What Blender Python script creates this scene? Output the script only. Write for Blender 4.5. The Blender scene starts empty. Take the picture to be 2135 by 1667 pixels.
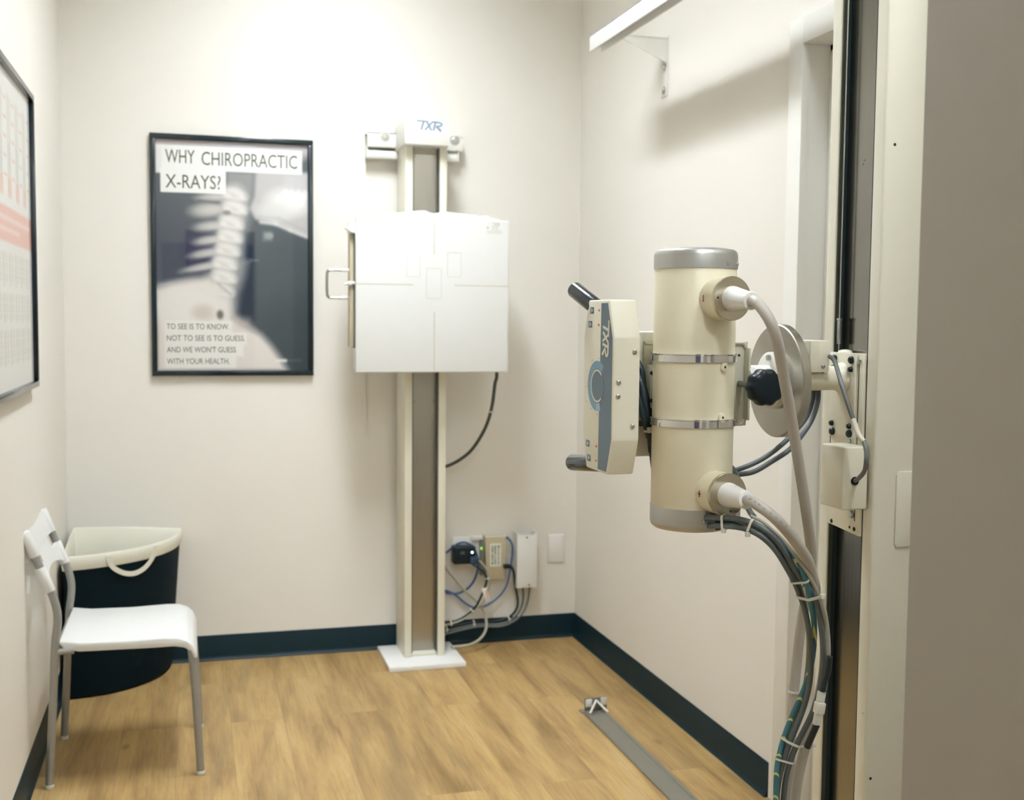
import bpy, bmesh, math, random
import numpy as np
from mathutils import Vector, Matrix
random.seed(4)
C = bpy.context.scene.collection
SC = bpy.context.scene

# ------------------------------------------------------------------ camera
FPX, YAW, PIT, ROL = 2400.0, math.radians(15.56), math.radians(4.0), math.radians(0.53)
fw = Vector((math.sin(YAW)*math.cos(PIT), math.cos(YAW)*math.cos(PIT), -math.sin(PIT)))
r0 = Vector((math.cos(YAW), -math.sin(YAW), 0)); u0 = r0.cross(fw)
rt = math.cos(ROL)*r0 + math.sin(ROL)*u0; up = math.cos(ROL)*u0 - math.sin(ROL)*r0
cd = bpy.data.cameras.new('camera'); co = bpy.data.objects.new('camera', cd); C.objects.link(co)
M = Matrix.Identity(4)
for i in range(3):
    M[i][0], M[i][1], M[i][2] = rt[i], up[i], -fw[i]
M.translation = (0, 0, 1.4)
co.matrix_world = M
cd.sensor_fit = 'HORIZONTAL'; cd.sensor_width = 36.0; cd.lens = FPX/2135*36.0
cd.clip_start = 0.02
cd.dof.use_dof = True; cd.dof.focus_distance = 2.12; cd.dof.aperture_fstop = 5.6
SC.camera = co

# ------------------------------------------------------------------ view, world
vs = SC.view_settings
SC.display_settings.display_device = 'sRGB'
vs.view_transform = 'Standard'; vs.look = 'None'; vs.gamma = 1.0; vs.use_curve_mapping = False
vs.exposure = 0.17
LAMP_POWER = dict(far=53.0, near=22.0, booth_fill=94.0)
w = bpy.data.worlds.new('world'); SC.world = w; w.use_nodes = True
w.node_tree.nodes['Background'].inputs[0].default_value = (0.8, 0.85, 0.9, 1)
w.node_tree.nodes['Background'].inputs[1].default_value = 0.1

# ------------------------------------------------------------------ colour and material helpers
def lin(c):
    c = c/255.0
    return c/12.92 if c <= 0.04045 else ((c+0.055)/1.055)**2.4
def S(r, g, b): return (lin(r), lin(g), lin(b), 1.0)
MATS = {}
def mat(name, col, rough=0.5, metal=0.0, var=0.05, nscale=30.0, bump=0.0, bscale=200.0, coat=0.0, stretch=None, spec=None, emit=0.0, aniso=None):
    """principled material whose colour and roughness wander a little with procedural noise"""
    if name in MATS: return MATS[name]
    m = bpy.data.materials.new(name); m.use_nodes = True; nt = m.node_tree; N = nt.nodes; L = nt.links
    b = N['Principled BSDF']
    tc = N.new('ShaderNodeTexCoord'); mp = N.new('ShaderNodeMapping'); L.new(tc.outputs['Object'], mp.inputs[0])
    if stretch: mp.inputs['Scale'].default_value = stretch
    nz = N.new('ShaderNodeTexNoise'); nz.inputs['Scale'].default_value = nscale; nz.inputs['Detail'].default_value = 4
    L.new(mp.outputs[0], nz.inputs['Vector'])
    mx = N.new('ShaderNodeMix'); mx.data_type = 'RGBA'
    mx.inputs[6].default_value = tuple(x*(1-var) for x in col[:3])+(1,); mx.inputs[7].default_value = tuple(min(1, x*(1+var)) for x in col[:3])+(1,)
    L.new(nz.outputs['Fac'], mx.inputs[0]); L.new(mx.outputs[2], b.inputs['Base Color'])
    mr = N.new('ShaderNodeMapRange'); mr.inputs['To Min'].default_value = max(0.02, rough*0.88); mr.inputs['To Max'].default_value = min(1, rough*1.12)
    L.new(nz.outputs['Fac'], mr.inputs['Value']); L.new(mr.outputs[0], b.inputs['Roughness'])
    b.inputs['Metallic'].default_value = metal
    b.inputs['Coat Weight'].default_value = coat; b.inputs['Coat Roughness'].default_value = 0.05
    if spec is not None: b.inputs['Specular IOR Level'].default_value = spec
    if emit:
        b.inputs['Emission Color'].default_value = col; b.inputs['Emission Strength'].default_value = emit
    if aniso:
        b.inputs['Anisotropic'].default_value = aniso[0]
        # turned metal: grooves run round the disc's own axis
        sub = N.new('ShaderNodeVectorMath'); sub.operation = 'SUBTRACT'; sub.inputs[1].default_value = aniso[1]; L.new(tc.outputs['Object'], sub.inputs[0])
        cr = N.new('ShaderNodeVectorMath'); cr.operation = 'CROSS_PRODUCT'; cr.inputs[0].default_value = (1, 0, 0); L.new(sub.outputs[0], cr.inputs[1])
        vt = N.new('ShaderNodeVectorTransform'); vt.vector_type = 'VECTOR'; vt.convert_from = 'OBJECT'; vt.convert_to = 'WORLD'; L.new(cr.outputs[0], vt.inputs[0])
        nm = N.new('ShaderNodeVectorMath'); nm.operation = 'NORMALIZE'; L.new(vt.outputs[0], nm.inputs[0]); L.new(nm.outputs[0], b.inputs['Tangent'])
    if bump:
        n2 = N.new('ShaderNodeTexNoise'); n2.inputs['Scale'].default_value = bscale; n2.inputs['Detail'].default_value = 2
        L.new(mp.outputs[0], n2.inputs['Vector'])
        bp = N.new('ShaderNodeBump'); bp.inputs['Strength'].default_value = bump; bp.inputs['Distance'].default_value = 0.002
        L.new(n2.outputs['Fac'], bp.inputs['Height']); L.new(bp.outputs[0], b.inputs['Normal'])
    MATS[name] = m
    return m

def floor_mat():
    m = bpy.data.materials.new('oak_plank_floor'); m.use_nodes = True; nt = m.node_tree; N = nt.nodes; L = nt.links
    b = N['Principled BSDF']
    tc = N.new('ShaderNodeTexCoord')
    mp = N.new('ShaderNodeMapping'); mp.inputs['Rotation'].default_value = (0, 0, math.radians(90)); mp.inputs['Location'].default_value = (0.35, 0.06, 0)
    L.new(tc.outputs['Object'], mp.inputs[0])
    br = N.new('ShaderNodeTexBrick'); br.offset = 0.37; br.offset_frequency = 2; br.squash = 1
    br.inputs['Color1'].default_value = (0, 0, 0, 1); br.inputs['Color2'].default_value = (1, 1, 1, 1); br.inputs['Mortar'].default_value = (0.5, 0.5, 0.5, 1)
    br.inputs['Scale'].default_value = 1.0; br.inputs['Mortar Size'].default_value = 0.0007; br.inputs['Mortar Smooth'].default_value = 0.3
    br.inputs['Brick Width'].default_value = 1.22; br.inputs['Row Height'].default_value = 0.178; br.inputs['Bias'].default_value = 0.0
    L.new(mp.outputs[0], br.inputs['Vector'])
    # shift the grain from plank to plank
    sh = N.new('ShaderNodeVectorMath'); sh.operation = 'MULTIPLY_ADD'
    sh.inputs[1].default_value = (7.3, 3.1, 5.7)
    L.new(br.outputs['Color'], sh.inputs[0]); L.new(tc.outputs['Object'], sh.inputs[2])
    def noise(scale, stretch, detail=5, dist=0.0, rough=0.55):
        mm = N.new('ShaderNodeMapping'); mm.inputs['Scale'].default_value = stretch; L.new(sh.outputs[0], mm.inputs[0])
        n = N.new('ShaderNodeTexNoise'); n.inputs['Scale'].default_value = scale; n.inputs['Detail'].default_value = detail
        n.inputs['Distortion'].default_value = dist; n.inputs['Roughness'].default_value = rough
        L.new(mm.outputs[0], n.inputs['Vector']); return n
    def ramp(src, stops):
        r = N.new('ShaderNodeValToRGB'); e = r.color_ramp.elements
        while len(e) < len(stops): e.new(0.5)
        for k, (p, c) in enumerate(stops): e[k].position = p; e[k].color = c
        L.new(src, r.inputs[0]); return r
    def mixc(fac, a, bb, kind='MIX'):
        x = N.new('ShaderNodeMix'); x.data_type = 'RGBA'; x.blend_type = kind
        if isinstance(fac, float): x.inputs[0].default_value = fac
        else: L.new(fac, x.inputs[0])
        for i, s in ((6, a), (7, bb)):
            if isinstance(s, tuple): x.inputs[i].default_value = s
            else: L.new(s, x.inputs[i])
        return x.outputs[2]
    g1 = noise(2.6, (4.2, 0.55, 1), 5, 0.55)
    base = ramp(g1.outputs['Fac'], [(0.28, S(140, 112, 70)), (0.45, S(174, 143, 94)), (0.58, S(188, 157, 102)), (0.75, S(200, 172, 122))])
    g2 = noise(22.0, (5.0, 0.28, 1), 6, 0.5, 0.62)
    fine = ramp(g2.outputs['Fac'], [(0.3, (0.72, 0.70, 0.66, 1)), (0.55, (1, 1, 1, 1)), (0.75, (1.0, 0.99, 0.96, 1))])
    c = mixc(0.75, base.outputs[0], fine.outputs[0], 'MULTIPLY')
    # greyish smoky streaks
    g3 = noise(1.7, (3.2, 0.6, 1), 5, 1.0)
    smoke = ramp(g3.outputs['Fac'], [(0.52, (0, 0, 0, 1)), (0.72, (1, 1, 1, 1))])
    ms = N.new('ShaderNodeMath'); ms.operation = 'MULTIPLY'; ms.inputs[1].default_value = 0.55; L.new(smoke.outputs[0], ms.inputs[0])
    c = mixc(ms.outputs[0], c, S(128, 106, 76))
    # knots
    mm = N.new('ShaderNodeMapping'); mm.inputs['Scale'].default_value = (5.2, 2.6, 1); L.new(sh.outputs[0], mm.inputs[0])
    vo = N.new('ShaderNodeTexVoronoi'); vo.inputs['Scale'].default_value = 1.0; vo.inputs['Randomness'].default_value = 1.0; L.new(mm.outputs[0], vo.inputs['Vector'])
    vn = noise(30, (2, 1, 1), 3)
    va = N.new('ShaderNodeMath'); va.operation = 'MULTIPLY_ADD'; va.inputs[1].default_value = 0.10; L.new(vn.outputs['Fac'], va.inputs[0]); L.new(vo.outputs['Distance'], va.inputs[2])
    kn = ramp(va.outputs[0], [(0.075, (1, 1, 1, 1)), (0.14, (0, 0, 0, 1))])
    mk = N.new('ShaderNodeMath'); mk.operation = 'MULTIPLY'; mk.inputs[1].default_value = 0.6; L.new(kn.outputs[0], mk.inputs[0])
    c = mixc(mk.outputs[0], c, S(112, 86, 52))
    # plank-to-plank tone, seams
    tone = ramp(br.outputs['Color'], [(0.0, (0.90, 0.90, 0.90, 1)), (1.0, (1.03, 1.03, 1.02, 1))])
    c = mixc(1.0, c, tone.outputs[0], 'MULTIPLY')
    sm = N.new('ShaderNodeMath'); sm.operation = 'MULTIPLY'; sm.inputs[1].default_value = 0.45; L.new(br.outputs['Fac'], sm.inputs[0])
    c = mixc(sm.outputs[0], c, S(110, 85, 50))
    L.new(c, b.inputs['Base Color'])
    b.inputs['Roughness'].default_value = 0.42; b.inputs['Specular IOR Level'].default_value = 0.35
    bp = N.new('ShaderNodeBump'); bp.inputs['Strength'].default_value = 0.06; bp.inputs['Distance'].default_value = 0.001
    L.new(g2.outputs['Fac'], bp.inputs['Height']); L.new(bp.outputs[0], b.inputs['Normal'])
    return m

def glass_mat():
    m = bpy.data.materials.new('clear_glazing'); m.use_nodes = True; nt = m.node_tree; N = nt.nodes; L = nt.links
    for n in list(N):
        if n.type != 'OUTPUT_MATERIAL': N.remove(n)
    out = [n for n in N if n.type == 'OUTPUT_MATERIAL'][0]
    lw = N.new('ShaderNodeLayerWeight'); lw.inputs['Blend'].default_value = 0.5          # Schlick curve, same from both sides
    pw = N.new('ShaderNodeMath'); pw.operation = 'POWER'; pw.inputs[1].default_value = 5.0; L.new(lw.outputs['Facing'], pw.inputs[0])
    fr = N.new('ShaderNodeMath'); fr.operation = 'MULTIPLY_ADD'; fr.inputs[1].default_value = 0.5; fr.inputs[2].default_value = 0.025; L.new(pw.outputs[0], fr.inputs[0])
    tr = N.new('ShaderNodeBsdfTransparent'); gl = N.new('ShaderNodeBsdfGlossy'); gl.inputs['Roughness'].default_value = 0.03
    nz = N.new('ShaderNodeTexNoise'); nz.inputs['Scale'].default_value = 3.0
    bp = N.new('ShaderNodeBump'); bp.inputs['Strength'].default_value = 0.02; L.new(nz.outputs['Fac'], bp.inputs['Height']); L.new(bp.outputs[0], gl.inputs['Normal'])
    mx = N.new('ShaderNodeMixShader'); L.new(fr.outputs[0], mx.inputs[0]); L.new(tr.outputs[0], mx.inputs[1]); L.new(gl.outputs[0], mx.inputs[2])
    L.new(mx.outputs[0], out.inputs['Surface'])
    return m

def print_mat(name):
    m = bpy.data.materials.new(name); m.use_nodes = True; nt = m.node_tree; N = nt.nodes; L = nt.links
    b = N['Principled BSDF']; a = N.new('ShaderNodeVertexColor'); a.layer_name = 'ink'
    nz = N.new('ShaderNodeTexNoise'); nz.inputs['Scale'].default_value = 400
    mx = N.new('ShaderNodeMix'); mx.data_type = 'RGBA'; mx.blend_type = 'MULTIPLY'; mx.inputs[0].default_value = 0.04
    L.new(a.outputs[0], mx.inputs[6]); L.new(nz.outputs['Color'], mx.inputs[7]); L.new(mx.outputs[2], b.inputs['Base Color'])
    b.inputs['Roughness'].default_value = 0.7; b.inputs['Specular IOR Level'].default_value = 0.2
    return m

# ------------------------------------------------------------------ geometry helpers
class G:
    """collects shapes into one bmesh"""
    def __init__(self): self.bm = bmesh.new()
    def add(self, tmp):
        me = bpy.data.meshes.new('tmp'); tmp.to_mesh(me); tmp.free(); self.bm.from_mesh(me); bpy.data.meshes.remove(me); return self
    def box(self, x0, x1, y0, y1, z0, z1, bev=0.0, seg=2, rot=None, piv=None):
        t = bmesh.new(); bmesh.ops.create_cube(t, size=1)
        for v in t.verts: v.co = Vector(((x0+x1)/2+v.co.x*(x1-x0), (y0+y1)/2+v.co.y*(y1-y0), (z0+z1)/2+v.co.z*(z1-z0)))
        if bev: bmesh.ops.bevel(t, geom=t.edges[:], offset=bev, segments=seg, profile=0.5, affect='EDGES')
        if rot is not None:
            p = Vector(piv) if piv else Vector(((x0+x1)/2, (y0+y1)/2, (z0+z1)/2))
            for v in t.verts: v.co = p + rot @ (v.co-p)
        return self.add(t)
    def lathe(self, prof, o, d, seg=32, cap=True):
        """prof: (radius, height along d)"""
        t = bmesh.new(); o = Vector(o); d = Vector(d).normalized()
        a = d.orthogonal().normalized(); b = d.cross(a); rings = []
        for r, h in prof:
            rings.append([t.verts.new(o+d*h+(a*math.cos(2*math.pi*k/seg)+b*math.sin(2*math.pi*k/seg))*max(r, 1e-5)) for k in range(seg)])
        for i in range(len(rings)-1):
            for k in range(seg):
                t.faces.new((rings[i][k], rings[i][(k+1) % seg], rings[i+1][(k+1) % seg], rings[i+1][k]))
        if cap:
            t.faces.new(rings[0][::-1]); t.faces.new(rings[-1])
        bmesh.ops.recalc_face_normals(t, faces=t.faces[:])
        return self.add(t)
    def cyl(self, p0, p1, r0, r1=None, seg=24, bev=0.0):
        p0 = Vector(p0); p1 = Vector(p1); h = (p1-p0).length; r1 = r0 if r1 is None else r1
        if bev: pr = [(r0-bev, 0), (r0-bev*.3, bev*.3), (r0, bev), (r1, h-bev), (r1-bev*.3, h-bev*.3), (r1-bev, h)]
        else: pr = [(r0, 0), (r1, h)]
        return self.lathe(pr, p0, p1-p0, seg)
    def sweep(self, pts, sec, closed=False, upv=None, cap=True):
        """sec: list of (a,b) offsets; a along the side vector, b along the normal"""
        t = bmesh.new(); n = len(pts); P = [Vector(p) for p in pts]; rings = []
        nrm = None
        for i in range(n):
            if closed: tg = (P[(i+1) % n]-P[i-1]).normalized()
            else: tg = (P[min(i+1, n-1)]-P[max(i-1, 0)]).normalized()
            if upv is not None:
                u = Vector(upv[i]) if isinstance(upv, list) else Vector(upv)
                nr = (u-tg*u.dot(tg)).normalized()
            else:
                if nrm is None: nr = tg.orthogonal().normalized()
                else: nr = (nrm-tg*nrm.dot(tg)).normalized()
                nrm = nr
            sd = tg.cross(nr)
            rings.append([t.verts.new(P[i]+sd*a+nr*b) for a, b in sec])
        m = len(sec)
        for i in range(n if closed else n-1):
            A, B = rings[i], rings[(i+1) % n]
            for k in range(m): t.faces.new((A[k], A[(k+1) % m], B[(k+1) % m], B[k]))
        if cap and not closed: t.faces.new(rings[0][::-1]); t.faces.new(rings[-1])
        bmesh.ops.recalc_face_normals(t, faces=t.faces[:])
        return self.add(t)
    def tube(self, pts, r, seg=10, sub=6, closed=False):
        if sub > 1: pts = smooth(pts, sub)
        return self.sweep(pts, [(r*math.cos(2*math.pi*k/seg), r*math.sin(2*math.pi*k/seg)) for k in range(seg)], closed)
    def prism(self, poly, axis, a0, a1, bev=0.0, seg=2):
        """poly in the two other axes in x,y,z order"""
        t = bmesh.new(); i = 'xyz'.index(axis)
        def mk(p, a):
            l = list(p); l.insert(i, a); return Vector(l)
        A = [t.verts.new(mk(p, a0)) for p in poly]; B = [t.verts.new(mk(p, a1)) for p in poly]; n = len(poly)
        t.faces.new(A[::-1]); t.faces.new(B)
        for k in range(n): t.faces.new((A[k], A[(k+1) % n], B[(k+1) % n], B[k]))
        bmesh.ops.recalc_face_normals(t, faces=t.faces[:])
        if bev: bmesh.ops.bevel(t, geom=t.edges[:], offset=bev, segments=seg, profile=0.5, affect='EDGES')
        return self.add(t)
    def ball(self, c, r, sx=1, sy=1, sz=1, u=12, v=8):
        t = bmesh.new(); bmesh.ops.create_uvsphere(t, u_segments=u, v_segments=v, radius=r)
        for q in t.verts: q.co = Vector(c)+Vector((q.co.x*sx, q.co.y*sy, q.co.z*sz))
        return self.add(t)
    def ring(self, c, d, ra, rb, th, wd, seg=28, sidev=None):
        """flat strap loop (cable tie) round axis d: ra along sidev, rb across it"""
        c = Vector(c); d = Vector(d).normalized()
        a = Vector(sidev) if sidev else d.orthogonal(); a = (a-d*a.dot(d)).normalized(); b = d.cross(a)
        pts = [c+a*ra*math.cos(2*math.pi*k/seg)+b*rb*math.sin(2*math.pi*k/seg) for k in range(seg)]
        nr = [(p-c).normalized() for p in pts]
        return self.sweep(pts, [(-wd/2, -th/2), (wd/2, -th/2), (wd/2, th/2), (-wd/2, th/2)], True, nr)
    def stroke(self, o, ux, uy, nz, pts, wd, th=0.0006):
        """flat lettering stroke: polyline in the (ux,uy) plane, wd wide (in uy units), th thick"""
        o = Vector(o); ux = Vector(ux); uy = Vector(uy); nz = Vector(nz).normalized()
        su, sv = ux.length, uy.length; eu, ev = ux/su, uy/sv
        for (x0, y0), (x1, y1) in zip(pts[:-1], pts[1:]):
            th += .00001
            d = Vector((x1-x0, y1-y0)); l = d.length
            if l < 1e-6: continue
            d /= l; p = Vector((-d.y, d.x))*wd/2; e = d*wd*0.12
            q = [Vector((x0, y0))-e+p, Vector((x0, y0))-e-p, Vector((x1, y1))+e-p, Vector((x1, y1))+e+p]
            t = bmesh.new()
            A = [t.verts.new(o+ux*v.x+uy*v.y) for v in q]; B = [t.verts.new(o+ux*v.x+uy*v.y+nz*th) for v in q]
            t.faces.new(A); t.faces.new(B)
            for k in range(4): t.faces.new((A[k], A[(k+1) % 4], B[(k+1) % 4], B[k]))
            bmesh.ops.recalc_face_normals(t, faces=t.faces[:]); self.add(t)
        return self

def smooth(pts, sub):
    P = [Vector(p) for p in pts]; out = []
    for i in range(len(P)-1):
        p0 = P[max(i-1, 0)]; p1 = P[i]; p2 = P[i+1]; p3 = P[min(i+2, len(P)-1)]
        for k in range(sub):
            t = k/sub
            out.append(0.5*((2*p1)+(p2-p0)*t+(2*p0-5*p1+4*p2-p3)*t*t+(3*p1-p0-3*p2+p3)*t**3))
    out.append(P[-1]); return out

def resample(pts, step):
    P = smooth(pts, 8); out = [P[0]]; acc = 0.0
    for a, b in zip(P[:-1], P[1:]):
        l = (b-a).length; t = step-acc
        while t <= l and l > 0:
            out.append(a.lerp(b, t/l)); t += step
        acc = (acc+l) % step if l < step-acc else l-(t-step)
    if (out[-1]-P[-1]).length < step*.5: out[-1] = P[-1]
    else: out.append(P[-1])
    return out
def relax(paths, radii, iters=60, step=.009, wall=None, fixed=6, floor=0.0):
    """push neighbouring cables out of one another; ends stay where they are plugged in"""
    pts = [np.array([tuple(q) for q in resample(p, step)]) for p in paths]
    ids = np.concatenate([np.full(len(p), i) for i, p in enumerate(pts)]); X = np.concatenate(pts); rr = np.array(radii)[ids]
    lock = np.concatenate([[(k < fixed) for k in range(len(p))] for p in pts])
    off = np.cumsum([0]+[len(p) for p in pts])
    for it in range(iters):
        D = X[:, None]-X[None]; d = np.sqrt((D**2).sum(-1))+1e-9
        need = (rr[:, None]+rr[None]+.0011)*np.where(ids[:, None] == ids[None], 0, 1)
        ov = np.clip(need-d, 0, None)
        mv = (D/d[..., None]*(ov*.5)[..., None]); w_ = np.maximum((ov > 0).sum(1), 1)[:, None]
        mv = mv.sum(1)/np.sqrt(w_); mv[lock] = 0; X = X+mv
        for i in range(len(pts)):                       # keep each cable smooth
            a, b = off[i], off[i+1]; Y = X[a:b].copy(); Y[1:-1] = .5*X[a+1:b-1]+.25*(X[a:b-2]+X[a+2:b])
            Y[lock[a:b]] = X[a:b][lock[a:b]]; X[a:b] = X[a:b]*.65+Y*.35
        if wall is not None: X[:, 1] = np.minimum(X[:, 1], wall-rr-.001)
        X[:, 2] = np.maximum(X[:, 2], floor+rr+.0008)
    return [[tuple(q) for q in X[off[i]:off[i+1]]] for i in range(len(pts))]

def wloc(o):
    v = Vector((0, 0, 0))
    while o is not None: v += o.location; o = o.parent
    return v
def obj(name, g, m, parent=None, org=None, sharp=35):
    """link the collected shapes (given in world metres) as ONE mesh object"""
    me = bpy.data.meshes.new(name)
    if isinstance(g, G): g.bm.to_mesh(me); g.bm.free()
    else: me = g
    for x in (m if isinstance(m, (list, tuple)) else [m]): me.materials.append(x)
    o = bpy.data.objects.new(name, me); C.objects.link(o)
    if parent is not None:
        o.parent = parent; me.transform(Matrix.Translation(-wloc(parent)))
    elif org is not None:
        o.location = org; me.transform(Matrix.Translation(-Vector(org)))
    if sharp:
        me.polygons.foreach_set('use_smooth', [True]*len(me.polygons)); me.set_sharp_from_angle(angle=math.radians(sharp))
    return o
def tag(o, label, cat, group=None):
    o['label'] = label; o['category'] = cat
    if group: o['group'] = group
    return o
def thing(name, label, cat, loc, group=None):
    o = bpy.data.objects.new(name, None); o.empty_display_size = 0.05; C.objects.link(o); o.location = loc
    bpy.context.view_layer.update()
    return tag(o, label, cat, group)
def struct(name, g, m, parent=None, org=None, sharp=35):
    o = obj(name, g, m, parent, org, sharp)
    o['kind'] = 'structure'
    return o

def text_geo(g, s, o, ux, uy, width=None, align='LEFT'):
    """lettering as flat mesh: o origin, ux unit vector to the right, uy letter-height vector"""
    cu = bpy.data.curves.new('t', 'FONT'); cu.body = s; cu.size = 1.0; cu.extrude = 0.0; cu.align_x = align; cu.resolution_u = 3
    to = bpy.data.objects.new('t', cu); C.objects.link(to); bpy.context.view_layer.update()
    dg = bpy.context.evaluated_depsgraph_get(); me = bpy.data.meshes.new_from_object(to.evaluated_get(dg))
    bpy.data.objects.remove(to); bpy.data.curves.remove(cu)
    n = len(me.vertices); a = np.empty(n*3); me.vertices.foreach_get('co', a); a = a.reshape(n, 3)
    mn, mx = a[:, 0].min(), a[:, 0].max()
    y0, y1 = 0.0, 0.729
    ux = Vector(ux); uy = Vector(uy); o = Vector(o)
    sx = (width/(mx-mn)) if width else uy.length
    if align == 'LEFT': a[:, 0] -= mn
    q = [o+ux*(p[0]*sx)+uy*((p[1]-y0)/(y1-y0)) for p in a]
    me.vertices.foreach_set('co', [c for v in q for c in v]); me.update()
    g.bm.from_mesh(me); bpy.data.meshes.remove(me); return g

TXR = [([(0, 1.06), (1.45, 1.0)], .19), ([(.87, .97), (.58, .05)], .23), ([(1.3, .98), (1.86, .02)], .23), ([(2.0, .98), (1.08, .04)], .2),
       ([(2.4, .95), (2.15, .02)], .23), ([(2.05, 1.0), (2.95, .95), (3.2, .84), (3.24, .7), (3.05, .56), (2.45, .44)], .2), ([(2.55, .47), (3.12, -.04)], .25)]
def txr_logo(g, o, ux, uy, nz):
    for i, (pts, wd) in enumerate(TXR): g.stroke(o, ux, uy, nz, pts, wd, .0006+.00007*i)
    return g

# ------------------------------------------------------------------ palette
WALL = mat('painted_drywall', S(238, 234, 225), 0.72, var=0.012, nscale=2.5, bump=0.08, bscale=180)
BOOTHW = mat('darker_drywall', S(166, 160, 148), 0.75, var=0.015, nscale=2.5, bump=0.08, bscale=180)  # one even tone, darker and greyer than the other walls
CEIL = mat('ceiling_white', S(242, 241, 238), 0.8, var=0.01)
BASEB = mat('black_vinyl_base', S(10, 38, 46), 0.45, var=0.06, nscale=8, spec=0.25)
TRIMW = mat('white_door_paint', S(238, 237, 231), 0.42, var=0.015, nscale=6)
CREAM = mat('cream_enamel', S(234, 229, 208), 0.36, var=0.02, nscale=12, bump=0.015, bscale=500)
CREAMW = mat('ivory_enamel', S(232, 231, 223), 0.4, var=0.02, nscale=12)
COLM = mat('column_enamel', S(232, 228, 210), 0.42, var=0.02, nscale=8, bump=0.02, bscale=400)
TUBEM = mat('tube_housing_enamel', S(230, 222, 194), 0.36, var=0.025, nscale=10, bump=0.02, bscale=600)
WHITEP = mat('white_plastic', S(238, 238, 234), 0.35, var=0.012)
PANELW = mat('white_receptor_panel', S(231, 232, 229), 0.4, var=0.012, nscale=5)
CHAIRW = mat('chair_white_plastic', S(232, 233, 230), 0.32, var=0.01)
SILVER = mat('silver_grey_paint', S(160, 160, 155), 0.38, 0.35, var=0.05)
STEEL = mat('brushed_steel', S(176, 172, 164), 0.3, 1.0, var=0.06, nscale=10, stretch=(30, 30, 0.6))
STEELD = mat('column_track_steel', S(146, 144, 138), 0.2, 1.0, var=0.06, nscale=10, stretch=(30, 30, 0.6))
GUIDEK = mat('dark_guide_liner', S(34, 54, 60), 0.45, 0.0, var=0.1)
GUIDE = mat('dark_guide_steel', S(96, 100, 92), 0.4, 0.6, var=0.1)
CHROME = mat('polished_chrome', S(226, 226, 226), 0.09, 1.0, var=0.02)
ALU = mat('satin_aluminium', S(188, 188, 184), 0.36, 0.75, var=0.04, nscale=40)
ALUR = mat('turned_aluminium', S(196, 188, 168), 0.24, 1.0, var=0.05, nscale=60)
DISCM = mat('turned_steel_disc', S(176, 172, 162), 0.26, 1.0, var=0.04, nscale=40, aniso=(0.92, (1.135-1.385, 0.010, 1.282)))
SCREW = mat('zinc_screw', S(190, 190, 186), 0.25, 0.9, var=0.05)
BLACKP = mat('black_plastic', S(8, 26, 34), 0.38, var=0.08, spec=0.35)
BLACKG = mat('black_gloss_frame', S(8, 28, 36), 0.22, var=0.08, coat=0.3)
BOLT = mat('black_oxide_bolt', S(24, 36, 42), 0.35, 0.3, var=0.1)
HOLE = mat('dark_hole', S(40, 46, 46), 0.8, var=0.1)
GREYC = mat('grey_cable_jacket', S(184, 178, 168), 0.5, var=0.05, nscale=25)
DARKC = mat('dark_grey_cable_jacket', S(92, 102, 106), 0.4, var=0.08, nscale=40)
MIDC = mat('mid_grey_cable_jacket', S(112, 116, 114), 0.42, var=0.06)
BLKC = mat('black_cable_jacket', S(24, 40, 46), 0.4, var=0.08)
BLUEC = mat('blue_network_cable', S(82, 112, 160), 0.42, var=0.06)
BEIGEC = mat('beige_cable_jacket', S(170, 166, 146), 0.45, var=0.05)
TIE = mat('natural_nylon', S(222, 222, 210), 0.4, var=0.03)
NAVY = mat('slate_blue_overlay', S(92, 112, 126), 0.45, var=0.03)
BLUEL = mat('light_blue_overlay', S(118, 158, 180), 0.45, var=0.10, nscale=60)
LOGOB = mat('logo_grey_blue', S(128, 148, 166), 0.5, var=0.03)
CREAMI = mat('cream_ink', S(226, 222, 204), 0.5, var=0.02)
INK = mat('olive_black_ink', S(74, 82, 58), 0.6, var=0.05)
FAINT = mat('faint_grey_ink', S(205, 203, 190), 0.6, var=0.03)
LINEI = mat('tan_line_ink', S(196, 190, 168), 0.6, var=0.03)
REDL = mat('red_indicator', S(214, 92, 80), 0.4, var=0.03)
FABRIC = mat('black_hamper_fabric', S(5, 24, 31), 0.85, var=0.12, nscale=60, bump=0.15, bscale=700, spec=0.15)
LINER = mat('cream_hamper_lining', S(232, 230, 214), 0.75, var=0.03, nscale=20, bump=0.15, bscale=120)
RAILM = mat('grey_aluminium_rail', S(150, 148, 138), 0.42, 0.6, var=0.06, nscale=20, stretch=(20, 0.6, 20))
BEIGEB = mat('beige_metal_case', S(196, 184, 152), 0.5, var=0.03)
GLASS = glass_mat()

# ================================================================== SETTING
XL, XR, YB, ZC, YN = -0.475, 1.627, 4.775, 3.5, -1.25
struct('floor', G().box(XL-.12, XR+.12, YN-.12, YB+.12, -.1, 0), floor_mat(), sharp=0)
struct('ceiling', G().box(XL-.12, XR+.12, YN-.12, YB+.12, ZC, ZC+.1), CEIL, sharp=0)
struct('wall_back', G().box(XL-.12, XR+.12, YB, YB+.12, 0, ZC), WALL, sharp=0)
struct('wall_left', G().box(XL-.12, XL, YN, YB, 0, ZC), WALL, sharp=0)
struct('wall_front', G().box(XL-.12, XR+.12, YN-.12, YN, 0, ZC), WALL, sharp=0)
struct('wall_bounce_right', G().box(1.02, XR, -.12, 0, 0, ZC), WALL, sharp=0)  # unseen wall added to bounce light onto the column side
DY0, DY1, DZ = 1.86, 2.895, 2.185
struct('wall_right', G().box(XR, XR+.12, YN, DY0, 0, ZC).box(XR, XR+.12, DY1, YB, 0, ZC).box(XR, XR+.12, DY0, DY1, DZ, ZC), WALL, sharp=0)
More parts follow.
